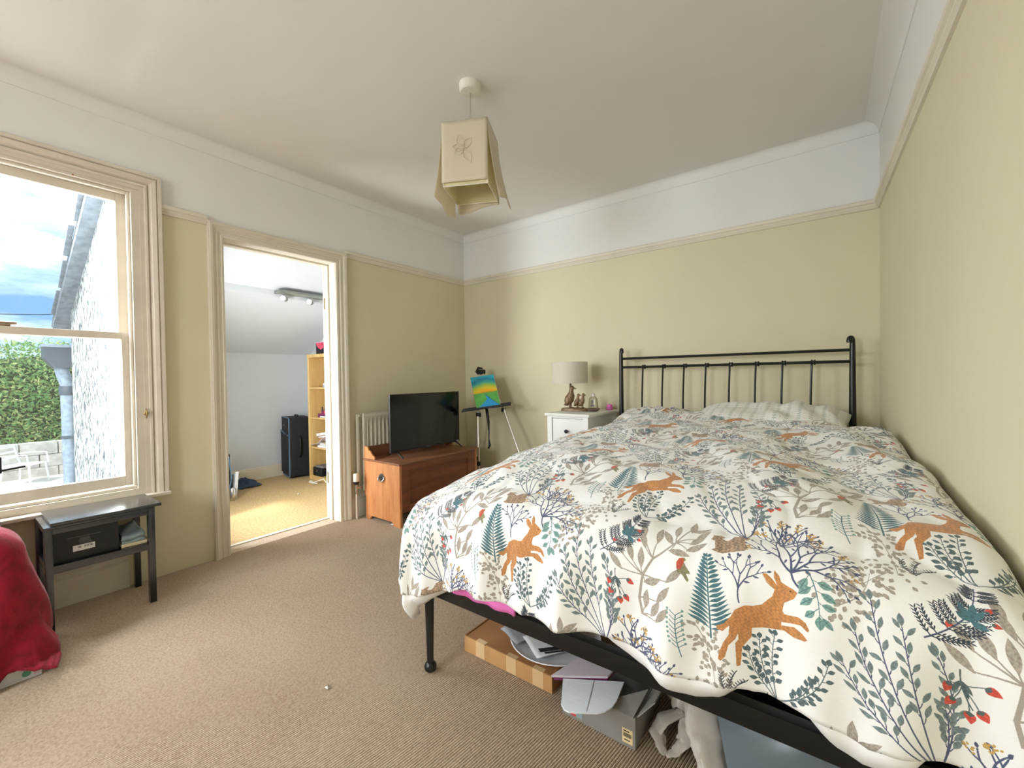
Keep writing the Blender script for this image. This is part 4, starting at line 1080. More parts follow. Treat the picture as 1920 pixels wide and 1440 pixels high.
t.part('arm', MB().tube([(-2.992, 0.03, 0.700), (-2.992, 0.155, 0.712), (-2.992, 0.238, 0.722)], 0.0085, 8, flat=0.7), M['black'])
t.part('foot', MB().box((-3.005, 0.06, 0.0), (-2.985, 0.25, 0.014), 0.004), M['black'])

# ------------------------------------------------------------------ printed cotton of the duvet: one repeat, drawn stroke by stroke
TU, TV, PXM = 0.605, 0.70, 1750
class Print:
    def __init__(self, w, h, ppm, base):
        self.W, self.H, self.k = int(round(w * ppm)), int(round(h * ppm)), ppm
        self.a = np.empty((self.H, self.W, 3), np.float32); self.a[:] = base
        self.off = (0.0, 0.0)
    def poly(self, pts, c, mottle=0.0):
        p = (np.asarray(pts, float) + self.off) * self.k
        x0, y0 = np.floor(p.min(0)).astype(int) - 1; x1, y1 = np.ceil(p.max(0)).astype(int) + 1
        X, Y = np.meshgrid(np.arange(x0, x1) + 0.5, np.arange(y0, y1) + 0.5)
        ins = np.zeros(X.shape, bool)
        q = np.roll(p, -1, 0)
        for (ax, ay), (bx, by) in zip(p, q):
            if ay == by: continue
            cnd = (ay > Y) != (by > Y)
            ins ^= cnd & (X < (bx - ax) * (Y - ay) / (by - ay) + ax)
        yy, xx = np.nonzero(ins)
        if not len(yy): return
        col = np.asarray(c, np.float32)[None, :]
        if mottle:
            n = np.sin((xx + x0) * 0.31 + np.sin((yy + y0) * 0.17) * 2) * np.sin((yy + y0) * 0.23 + np.sin((xx + x0) * 0.11) * 2)
            col = col * (1 + mottle * n[:, None] + mottle * rng.uniform(-0.6, 0.6, (len(yy), 1)))
        self.a[(yy + y0) % self.H, (xx + x0) % self.W] = col
    def line(self, pts, w0, c, w1=None):
        pts = np.asarray(pts, float); w1 = w0 if w1 is None else w1
        d = np.gradient(pts, axis=0); d /= np.linalg.norm(d, axis=1)[:, None] + 1e-9
        n = np.stack([-d[:, 1], d[:, 0]], 1); w = np.linspace(w0, w1, len(pts))[:, None] / 2
        self.poly(np.concatenate([pts + n * w, (pts - n * w)[::-1]]), c)
    def leaf(self, x, y, ang, L, w, c, mottle=0.0, vein=None, blunt=1.0):
        t = np.linspace(0, 1, 9)
        h = np.sin(PI * t ** blunt) * w / 2
        pts = np.concatenate([np.stack([t * L, h], 1), np.stack([t[::-1] * L, -h[::-1]], 1)[1:-1]])
        ca, sa = math.cos(ang), math.sin(ang)
        R = np.array([[ca, sa], [-sa, ca]])
        self.poly(pts @ R + (x, y), c, mottle)
        if vein is not None: self.line((np.array([[0.05 * L, 0], [0.5 * L, 0.0], [0.92 * L, 0]]) @ R) + (x, y), 0.0012, vein)
    def image(self, name):
        im = bpy.data.images.new(name, self.W, self.H, float_buffer=False)
        px = np.ones((self.H, self.W, 4), np.float32); px[..., :3] = np.clip(self.a, 0, 1)
        im.pixels.foreach_set(px.ravel()); im.update(); im.pack()
        return im
C = lambda r, g, b: (r / 255, g / 255, b / 255)
NAVY, TEAL, GRN, DGRN, TAUPE, RUST, OCH, REDC, GGR, BRN = C(78, 84, 112), C(72, 110, 118), C(120, 154, 146), C(84, 100, 102), C(164, 154, 142), C(190, 130, 76), C(196, 156, 84), C(206, 78, 62), C(116, 130, 130), C(160, 134, 110)
RABBIT = [(61, 66), (56, 55), (39, 44), (36, 28), (39, 22), (63, 22), (75, 15), (81, 3), (78, -1), (66, 8), (51, 8), (34, 5), (34, -2), (56, 2), (70, -8), (78, -17), (73, -21), (56, -19), (39, -11), (13, -18), (-18, -24), (-19, -45), (-36, -73), (-37, -92), (-39, -112), (-46, -115), (-47, -93), (-48, -66), (-42, -56), (-43, -44), (-48, -57), (-61, -73), (-67, -97), (-76, -107), (-81, -104), (-79, -89), (-70, -66), (-60, -50), (-59, -30), (-72, -43), (-83, -40), (-85, -34), (-69, -26), (-56, -10), (-49, 5), (-32, 18), (0, 29), (18, 50), (22, 65), (13, 70), (2, 85), (-2, 93), (6, 94), (19, 83), (26, 74), (22, 85), (19, 99), (20, 105), (29, 95), (33, 83), (41, 79), (54, 72)]
SQUIRREL = [(-111, 153), (-107, 168), (-110, 172), (-102, 170), (-92, 175), (-83, 175), (-89, 165), (-77, 162), (-71, 168), (-65, 179), (-54, 184), (-40, 185), (-33, 182), (-36, 172), (-43, 171), (-40, 159), (-34, 147), (-39, 135), (-60, 127), (-92, 120), (-106, 122), (-98, 129), (-101, 143), (-102, 150)]
BIRD = [(-174, 79), (-169, 89), (-158, 93), (-154, 89), (-158, 83), (-153, 76), (-143, 66), (-142, 62), (-150, 60), (-143, 50), (-145, 44), (-151, 49), (-158, 56), (-168, 58), (-172, 67)]
BIGLEAF = [(-264, 137), (-225, 137), (-204, 138), (-187, 164), (-157, 191), (-138, 185), (-131, 166), (-138, 146), (-138, 123), (-174, 101), (-259, 109), (-312, 75), (-285, 70), (-257, 62), (-318, 37), (-176, 48), (-226, 22), (-240, -28), (-198, 2), (-216, -37), (-199, -44)]
mm = lambda pts: np.array(pts, float) / 1000

def tile():
    P = Print(TU, TV, PXM, C(238, 236, 232))
    rd = random.Random(5)
    def curve(a, b, bend, n=9):
        a, b = np.array(a), np.array(b); d = b - a; m = (a + b) / 2 + np.array([-d[1], d[0]]) * bend
        t = np.linspace(0, 1, n)[:, None]
        return a * (1 - t) ** 2 + m * 2 * t * (1 - t) + b * t * t
    def coral(p, ang, L, w, depth, col, tips):
        q = (p[0] + math.cos(ang) * L, p[1] + math.sin(ang) * L)
        P.line(curve(p, q, rd.uniform(-0.12, 0.12), 6), w, col, w * 0.75)
        if depth == 0:
            P.leaf(q[0], q[1], ang, 0.010, 0.0048, col); tips.append(q); return
        for da in (rd.uniform(0.28, 0.55), -rd.uniform(0.28, 0.55)):
            coral(q, ang + da, L * rd.uniform(0.68, 0.88), w * 0.78, depth - 1, col, tips)
        if rd.random() < 0.5: P.leaf(p[0] + math.cos(ang) * L * 0.6, p[1] + math.sin(ang) * L * 0.6, ang + rd.choice((-0.9, 0.9)), 0.013, 0.004, col)
    def floret(x, y):
        for k in range(9):
            a, r = rd.uniform(0, 6.28), rd.uniform(0.002, 0.0085)
            P.leaf(x + r * math.cos(a), y + r * math.sin(a), rd.uniform(0, 3), 0.0052, 0.0034, OCH)
    def sprig(pts, L, w, col, scol, sw, n, spread=0.75, mott=0.1, vein=None, start=0.12):
        pts = np.asarray(pts); P.line(pts, sw, scol, sw * 0.6)
        for i in range(2 * n):
            f = start + (0.97 - start) * i / max(1, 2 * n - 1); j = f * (len(pts) - 1); a = int(min(j, len(pts) - 2)); q = pts[a] + (pts[a + 1] - pts[a]) * (j - a)
            d = pts[a + 1] - pts[a]; sg = 1 if i % 2 else -1; an = math.atan2(d[1], d[0]) + sg * spread * rd.uniform(0.75, 1.2)
            sl_ = L * rd.uniform(0.15, 0.45); e = (q[0] + sl_ * math.cos(an), q[1] + sl_ * math.sin(an))
            P.line(curve(q, e, 0.15 * sg, 4), sw * 0.6, scol)
            k = 1 - 0.25 * f
            P.leaf(e[0], e[1], an + rd.uniform(-0.25, 0.25), L * k * rd.uniform(0.85, 1.1), w * k, col, mott, vein)
        d = pts[-1] - pts[-2]; P.leaf(pts[-1][0], pts[-1][1], math.atan2(d[1], d[0]), L * 0.85, w, col, mott, vein)
    def dots(a, b, bend, n, L=0.0125, w=0.0075, wid=0.034, col=TAUPE):
        c = curve(a, b, bend, 14); P.line(c, 0.002, col, 0.001)
        for i in range(n):
            q = c[rd.randrange(1, 14)]; an = rd.uniform(0, 6.28); r = rd.uniform(0.006, wid)
            P.leaf(q[0] + r * math.cos(an), q[1] + r * math.sin(an), an, L * rd.uniform(0.8, 1.1), w, col, 0.08)
    def berry(x, y, an, s=1.0):
        P.leaf(x, y, an, 0.021 * s, 0.0145 * s, REDC, 0.1, None, 0.75); P.leaf(x, y, an, 0.009 * s, 0.010 * s, DGRN)
    for off in ((0.3025, 0.175), (0.605, 0.525)):
        P.off = np.array(off)
        dots((-0.127, -0.046), (-0.085, -0.185), 0.15, 70); dots((0.120, 0.06), (0.175, 0.15), -0.25, 60); dots((0.205, 0.165), (0.10, 0.10), 0.2, 30)
        # tall taupe branch
        st = mm([(-250, -72), (-258, -35), (-249, 25), (-229, 73), (-184, 125), (-157, 185)]); P.line(st, 0.0075, TAUPE, 0.003)
        for x, y in mm(BIGLEAF):
            i = int(np.argmin(np.hypot(st[:, 0] - x, st[:, 1] - (y - 0.03)))); b = st[i]
            an = math.atan2(y - b[1], x - b[0]); an = an * 0.6 + (PI / 2) * 0.4 if -PI / 2 < an else an
            P.line(curve(b, (x - 0.02 * math.cos(an), y - 0.02 * math.sin(an)), 0.1, 6), 0.0034, TAUPE, 0.002)
            P.leaf(x - 0.025 * math.cos(an), y - 0.025 * math.sin(an), an, 0.052, 0.0165, TAUPE, 0.12, C(176, 166, 152))
        # big navy coral with ochre florets
        tips = []
        P.line(curve((0.069, 0.071), (0.049, 0.107), 0.2, 6), 0.0036, NAVY)
        for an in (0.25, 0.72, 1.2, 1.65, 2.15): coral((0.049, 0.107), an, 0.040, 0.0046, 3, NAVY, tips)
        for t in tips[::4]: floret(*t)
        tips = []
        P.line(curve((-0.041, 0.021), (-0.044, 0.05), 0.1, 5), 0.0028, NAVY)
        for an in (1.05, 1.5, 2.0): coral((-0.044, 0.05), an, 0.029, 0.003, 2, NAVY, tips)
        tips = []
        for an in (0.35, 0.8, 1.3, 1.8): coral((-0.275, -0.172), an, 0.030, 0.0044, 2, NAVY, tips)
        for t in tips[::2]: floret(*t)
        # grey-green branching spray
        for e, b in (((0.174, 0.093), 0.12), ((0.132, -0.035), 0.15), ((0.26, 0.028), -0.2), ((0.215, 0.060), 0.05), ((0.150, 0.030), 0.15), ((0.27, -0.06), -0.15)):
            sprig(curve((0.262, -0.172), e, b, 12), 0.026, 0.0098, GGR, NAVY, 0.0026, 6, 0.55, 0.12, None, 0.35)
        # teal fern
        ax = curve((-0.095, -0.068), (-0.113, 0.112), -0.03, 20); P.line(ax, 0.0036, TEAL, 0.0018)
        for i in range(17):
            f = 0.14 + 0.84 * i / 16; q = ax[min(19, int(f * 19))]; L = 0.052 * (1 - f) ** 0.8 + 0.010
            for sg in (1, -1): P.leaf(q[0], q[1], PI / 2 + sg * (0.85 + 0.2 * (1 - f)), L, 0.0070, TEAL, 0.08)
        # needle fern
        ax = curve((-0.362, 0.052), (-0.285, 0.178), -0.25, 16); P.line(ax, 0.0026, NAVY, 0.0015)
        for i in range(11):
            f = 0.1 + 0.88 * i / 10; q = ax[min(15, int(f * 15))]
            for sg in (1, -1):
                an = 1.05 + sg * 0.95; L = 0.046 * (1 - 0.55 * f); e = (q[0] + L * math.cos(an), q[1] + L * math.sin(an)); cv = curve(q, e, sg * 0.12, 8); P.line(cv, 0.0018, C(52, 60, 70))
                for c in cv[1:]:
                    for s2 in (1, -1): P.leaf(c[0], c[1], an + s2 * 0.6, 0.0085, 0.0022, C(52, 60, 70))
        for e in ((-0.075, -0.135), (-0.050, -0.130), (-0.030, -0.145)):
            cv = curve((-0.058, -0.178), e, 0.2, 9); P.line(cv, 0.0014, C(46, 52, 58))
            for c in cv[1:]:
                for s2 in (1, -1): P.leaf(c[0], c[1], 1.6 + s2 * 0.7, 0.009, 0.002, C(46, 52, 58))
        sprig(curve((0.076, 0.115), (0.097, 0.035), 0.12, 8), 0.030, 0.0155, GRN, TEAL, 0.002, 4, 0.95, 0.12, C(70, 106, 104))
        # round-leaved dark sprays below the rabbit
        for e, b in (((0.022, -0.030), 0.1), ((-0.024, -0.078), 0.2), ((0.110, -0.050), -0.25), ((0.085, -0.095), -0.2), ((-0.005, -0.045), 0.15)):
            sprig(curve((0.026, -0.162), e, b, 10), 0.0165, 0.0098, DGRN, DGRN, 0.0022, 6, 0.9, 0.15, None, 0.25)
        cv = curve((-0.154, -0.123), (-0.167, -0.033), 0.1, 10); P.line(cv, 0.002, TEAL)
        for i in range(2, 10):
            for sg in (1, -1):
                an = PI / 2 + sg * 0.9; e = (cv[i][0] + 0.017 * math.cos(an), cv[i][1] + 0.017 * math.sin(an)); P.line(curve(cv[i], e, 0.1, 4), 0.0014, TEAL); P.leaf(e[0] - 0.002, e[1], an, 0.0065, 0.006, GRN)
        # berries
        cv = curve((-0.318, 0.018), (-0.302, -0.044), -0.15, 8); P.line(cv, 0.002, DGRN)
        for x, y, a in ((-0.330, -0.008, -1.9), (-0.290, 0.000, -0.4), (-0.296, -0.040, -1.0), (-0.324, -0.034, -2.2), (-0.306, -0.048, -1.5)): P.line(curve(cv[3], (x, y), 0.1, 5), 0.0016, DGRN); berry(x, y, a)
        for a, L in ((-1.2, 0.03), (-2.0, 0.026), (-0.9, 0.024)): P.leaf(cv[2][0], cv[2][1], a, L, 0.008, DGRN, 0.1)
        for a, L in ((1.9, 0.036), (1.35, 0.036), (0.8, 0.028), (-0.6, 0.024), (2.6, 0.020)): P.leaf(-0.300, 0.105, a, L, 0.0115, TEAL, 0.1)
        for x, y, a in ((-0.279, 0.122, 0.9), (-0.276, 0.104, -0.3), (-0.326, 0.092, -2.0)): P.line(curve((-0.300, 0.105), (x, y), 0.1, 5), 0.0014, TEAL); berry(x, y, a, 0.62)
        P.poly(mm(SQUIRREL), BRN, 0.22); P.poly(mm(BIRD), C(132, 128, 96), 0.15)
        P.poly(mm([(-174, 79), (-169, 89), (-160, 92), (-158, 84), (-160, 74), (-164, 64), (-172, 67)]), C(186, 84, 60), 0.1)
        # running hare, on a halo of bare cloth
        R = mm(RABBIT); P.poly(R, RUST, 0.10)
        P.leaf(0.004, 0.082, 2.25 - PI, 0.014, 0.004, C(204, 150, 104)); P.leaf(0.022, 0.084, 1.7, 0.014, 0.004, C(204, 150, 104)); P.leaf(0.047, 0.0675, 0.2, 0.004, 0.003, C(70, 44, 30))
    return P.image('hare_and_leaf_print')

def print_mat(name, img, rough=0.85, bump=0.25):
    m = bpy.data.materials.new(name); m.use_nodes = True
    nt = m.node_tree; N = nt.nodes.new; L = nt.links.new
    p = nt.nodes['Principled BSDF']; p.inputs['Roughness'].default_value = rough; p.inputs['Sheen Weight'].default_value = 0.2
    t = N('ShaderNodeTexImage'); t.image = img; t.extension = 'REPEAT'
    tc = N('ShaderNodeTexCoord'); nz = N('ShaderNodeTexNoise'); nz.inputs['Scale'].default_value = 38; nz.inputs['Detail'].default_value = 7; nz.inputs['Roughness'].default_value = 0.62; nz.inputs['Distortion'].default_value = 0.8
    b = N('ShaderNodeBump'); b.inputs['Strength'].default_value = bump; b.inputs['Distance'].default_value = 0.006
    L(tc.outputs['UV'], t.inputs['Vector']); L(t.outputs['Color'], p.inputs['Base Color']); L(tc.outputs['Object'], nz.inputs['Vector'])
    L(nz.outputs['Fac'], b.inputs['Height']); L(b.outputs['Normal'], p.inputs['Normal'])
    return m
M['print'] = print_mat('hare_print_cotton', tile())

def pillow_tile():
    P = Print(0.11, 0.10, 1500, C(236, 234, 229)); P.off = np.array((0.0, 0.0))
    for cx, g in ((0.028, C(146, 156, 148)), (0.083, C(170, 168, 160))):
        P.line([(cx, 0.0), (cx + 0.002, 0.03), (cx, 0.06), (cx, 0.1)], 0.0013, g)
        for k in range(5):
            y = 0.008 + k * 0.02
            for sg in (1, -1): P.leaf(cx, y, PI / 2 + sg * 0.8, 0.015, 0.0052, g, 0.1)
    P.leaf(0.05, 0.02, 1.0, 0.008, 0.006, C(196, 120, 110)); P.leaf(0.057, 0.07, 2.0, 0.007, 0.005, C(196, 120, 110))
    return P.image('sprig_stripe_print')
M['pillowprint'] = print_mat('sprig_striped_cotton', pillow_tile(), 0.6)

# ------------------------------------------------------------------ duvet
DXE, DYE = -1.185, 1.125
def ztop(x, y):
    z = 0.772 + 0.050 * (y - 1.2)
    for e, a, L in ((x - DXE, 0.060, 0.30), (y - DYE, 0.045, 0.26)):
        if e < L: z -= a * (1 - e / L) ** 2
    er = xr(y) - 0.09 - x
    if er < 0.2: z -= 0.012 * (1 - max(er, 0) / 0.2) ** 2
    z += 0.020 * fbm(x * 2.1, y * 2.1, 0.3, 2) + 0.008 * fbm(x * 5.5, y * 5.5, 4.0, 2)
    z -= 0.007 * (1 - abs(fbm(x * 6 + 2 * y, y * 4, 8.0, 2)) * 3) ** 2 if abs(fbm(x * 6 + 2 * y, y * 4, 8.0, 2)) < 0.33 else 0
    def ridge(ax, ay, bx, by, amp, wd):
        vx, vy = bx - ax, by - ay; t = ((x - ax) * vx + (y - ay) * vy) / (vx * vx + vy * vy); t = max(0, min(1, t))
        d2 = (x - ax - t * vx) ** 2 + (y - ay - t * vy) ** 2
        return amp * math.exp(-d2 / (wd * wd)) * math.sin(PI * (0.12 + 0.76 * t))
    z += ridge(-0.42, 2.0, -0.02, 1.28, 0.030, 0.10) + ridge(0.03, 2.45, 0.20, 1.7, 0.026, 0.07) - ridge(-0.10, 2.2, 0.10, 1.5, 0.022, 0.08)
    z += ridge(-0.9, 1.45, -0.35, 1.32, 0.016, 0.09) + ridge(-0.75, 2.1, -0.25, 2.25, 0.014, 0.06) + ridge(-1.0, 2.65, -0.4, 2.72, 0.018, 0.07)
    z += ridge(0.02, 2.78, 0.20, 2.55, 0.022, 0.07)
    return z

def dmax(s, t, dx, dy):
    D = 0.405
    if dy > 0 and dx == 0:
        D += -0.028 * sm(-0.9, -0.6, s) - 0.012 * sm(-0.6, -0.3, s) - 0.015 * sm(0.0, 0.15, s) - 0.034 * math.exp(-((s + 0.95) / 0.10) ** 2) + 0.006 * math.sin(s * 17)
    if dx > 0: D += 0.01
    return D

def drape(s, t, tuck=0.0):
    """s, t: position on the flat cloth; returns a point on the bed"""
    xrc = xr(t) - 0.085
    dxl, dxr, dy = max(0, DXE - s), max(0, s - xrc), max(0, DYE - t)
    cx, cy = min(max(s, DXE), xrc), max(t, DYE)
    z0 = ztop(cx, cy)
    if dxr > 0:
        a = dxr / 0.075; z0 -= 0.075 * (1 - math.cos(min(a, PI / 2))) + max(0, dxr - 0.118)
        cx += 0.075 * math.sin(min(a, PI / 2))
    d = (dxl ** 3 + dy ** 3) ** (1 / 3)
    if d <= 0: return Vector((cx, cy, z0))
    hyp = math.hypot(dxl, dy)
    ux, uy = -dxl / hyp, -dy / hyp
    r = 0.13
    q = d / r
    if q < PI / 2: h, w = r * math.sin(q), r * (1 - math.cos(q))
    else: h, w = r + 0.02 * (d - r * PI / 2), r + (d - r * PI / 2)
    k = sm(0.05, 0.34, d)
    arc = s if dy >= dxl else -t
    fold = k * (0.016 * math.sin(arc * 2 * PI / 0.31 + 0.7) + 0.009 * math.sin(arc * 2 * PI / 0.137 + 2.0 + 3 * d) + 0.006 * fbm(arc * 14, d * 5, 1.0, 2))
    if dxl > 0 and dy > 0: fold += 0.02 * k * math.sin(2 * math.atan2(dxl, dy) * 3)
    h += fold - tuck
    return Vector((cx + ux * h, cy + uy * h, z0 - w))

def duvet():
    NU, NV = 190, 215
    def st(u, v):
        uf, vf = 0.17, 0.19
        s0 = DXE if u < uf else DXE + (u - uf) / (1 - uf) * (0.36 - DXE)
        tb = 2.93 - 0.05 * sm(-0.7, -0.4, s0) - 0.30 * sm(-0.06, 0.12, s0) + 0.03 * math.sin(s0 * 8)
        t = DYE if v < vf else DYE + (v - vf) / (1 - vf) * (tb - DYE)
        s = DXE if u < uf else DXE + (u - uf) / (1 - uf) * (xr(t) + 0.03 - DXE)
        dy = dmax(s, t, 0, 1) * (1 - v / vf) if v < vf else 0.0
        dx = 0.415 * (1 - u / uf) if u < uf else 0.0
        if dx > 0 and dy > 0:
            k = max(dx, dy) / (dx ** 3 + dy ** 3) ** (1 / 3); dx *= k; dy *= k
        return s - dx, t - dy, tb
    cache = {}
    def fn(u, v):
        s, t, tb = st(u, v)
        cache[(round(u, 6), round(v, 6))] = (s, t)
        p = drape(s, t)
        e = tb - t
        if e < 0.05: p.z -= 0.05 * (1 - math.sqrt(max(0, 1 - (1 - e / 0.05) ** 2)))
        return p
    v0 = DYE - 0.20
    def uvf(u, v):
        s, t = cache[(round(u, 6), round(v, 6))]
        return ((s + 0.111 + 0.3025) / TU, (t - v0 + 0.175) / TV)
    mb = MB(); mb.grid(fn, NU, NV, uvf)
    t = Thing('duvet', 'white duvet printed with hares ferns and branches on the bed', 'duvet', (-0.5, 2.0, 0.75))
    c = t.part('printed_cover', mb, [M['print'], M['satin']], smooth=80)
    md = c.modifiers.new('s', 'SOLIDIFY'); md.thickness = 0.012; md.offset = -1; md.material_offset = 1
    # white lining turned out below the printed hem
    def hem(q):
        if q < 0.45:   # left side, head to corner
            a = q / 0.45; return (DXE - 0.40, 2.6 - a * (2.6 - DYE + 0.18))
        a = (q - 0.45) / 0.55
        return (DXE - 0.18 + a * (0.26 - DXE + 0.18), DYE - 0.41)
    def width(s, t):
        w = 0.010
        w += 0.085 * math.exp(-((s - (DXE - 0.10)) / 0.13) ** 2) * (1 if t < DYE else 0)
        w += 0.050 * sm(-0.50, -0.38, s) * sm(-0.12, -0.24, s) if t < DYE else 0
        w += 0.050 * sm(-0.06, 0.02, s) * sm(0.16, 0.10, s) if t < DYE else 0
        return w
    def lf(u, v):
        if u < 0.4:
            a = u / 0.4; dxl, dy = 0.415, 0.0; s, tt = DXE - 0.415, 2.6 - a * (2.6 - DYE)
        elif u < 0.55:
            a = (u - 0.4) / 0.15 * PI / 2; k = (math.cos(a) ** 3 + math.sin(a) ** 3) ** (-1 / 3)
            s, tt = DXE - 0.41 * k * math.cos(a), DYE - 0.41 * k * math.sin(a)
        else:
            a = (u - 0.55) / 0.45; s, tt = DXE + a * (0.26 - DXE), DYE - dmax(DXE + a * (0.26 - DXE), 0, 0, 1)
        dxl, dy = max(0, DXE - s), max(0, DYE - tt)
        wd = width(s, tt); n = (dxl ** 3 + dy ** 3) ** (1 / 3)
        f = (n - 0.02 + (wd + 0.02) * v) / n
        bulge = 0.014 * math.sin(PI * v) * min(1, wd / 0.05)
        return drape(DXE - dxl * f if dxl else s, DYE - dy * f if dy else tt, 0.010 - bulge + 0.03 * v * v)
    mb = MB(); mb.grid(lf, 260, 8)
    l = t.part('white_lining', mb, M['satin'], smooth=80, label='white lining turned out below the printed hem'); md = l.modifiers.new('s', 'SOLIDIFY'); md.thickness = 0.006; md.offset = -1
    # gathered corner of lining hanging by the bed leg
    mb = MB()
    def pouch(u, v):
        a = u * 2 * PI; r = math.sin(PI * (0.06 + 0.94 * v)) ** 0.7
        return (-1.180 + 0.112 * r * math.cos(a) * (1 - 0.25 * v) - 0.03 * v, 1.012 + 0.035 * r * math.sin(a) + 0.02 * v, 0.420 - 0.125 * v + 0.006 * math.sin(5 * a) * r + 0.02 * math.cos(a) * v)
    mb.grid(pouch, 36, 14); t.part('lining_corner', mb, M['satin'], smooth=80)
duvet()

def pillow(name, label, c, w, d, h, tilt, yaw, m, uvs=True, seed=0.0, dent=0.0):
    R = Matrix.Translation(c) @ Matrix.Rotation(yaw, 4, 'Z') @ Matrix.Rotation(tilt, 4, 'X')
    mb = MB()
    n = 44
    def fn(sgn):
        def f(u, v):
            a, b = 2 * u - 1, 2 * v - 1
            e = max(0.0, (1 - abs(a) ** 3.2) * (1 - abs(b) ** 3.2)) ** 0.55
            pin = 1 - 0.05 * (1 - abs(b)) ** 1.5 * abs(a) ** 3
            z = sgn * h / 2 * e
            if sgn > 0: z += e * (0.012 * math.sin(a * 16 + 1.5 * math.sin(b * 3 + seed) + seed) * sm(-0.6, 0.5, a) + 0.010 * fbm(a * 3 + seed, b * 3, seed, 3)) - dent * e * math.exp(-((a + 0.1) ** 2 + b * b) * 4)
            wob = 0.006 * math.sin(a * 9 + seed)
            return R @ Vector((a * w / 2 * pin, b * d / 2 + wob * abs(b), z))
        return f
    uv = (lambda u, v: (u * w / 0.11, v * d / 0.10)) if uvs else (lambda u, v: (u * w / TU, v * d / TV))
    mb.grid(fn(1), n, 30, uv); mb.grid(fn(-1), n, 30, uv)
    bmesh.ops.remove_doubles(mb.bm, verts=mb.bm.verts[:], dist=0.0004)
    return solo(name, label, 'pillow', mb, m, smooth=80, loc=c)
pillow('pillow', 'plump white sprig-striped pillow at the head of the bed, nearer the right wall', (-0.30, 2.90, 0.815), 0.80, 0.46, 0.20, math.radians(11), math.radians(-2), M['pillowprint'], True, 0.6, 0.02)
pillow('pillow', 'flatter hare-print pillow mostly tucked under the duvet beside the bedside cabinet', (-0.965, 2.93, 0.788), 0.50, 0.40, 0.16, math.radians(9), math.radians(4), M['print'], False, 2.2, 0.02)

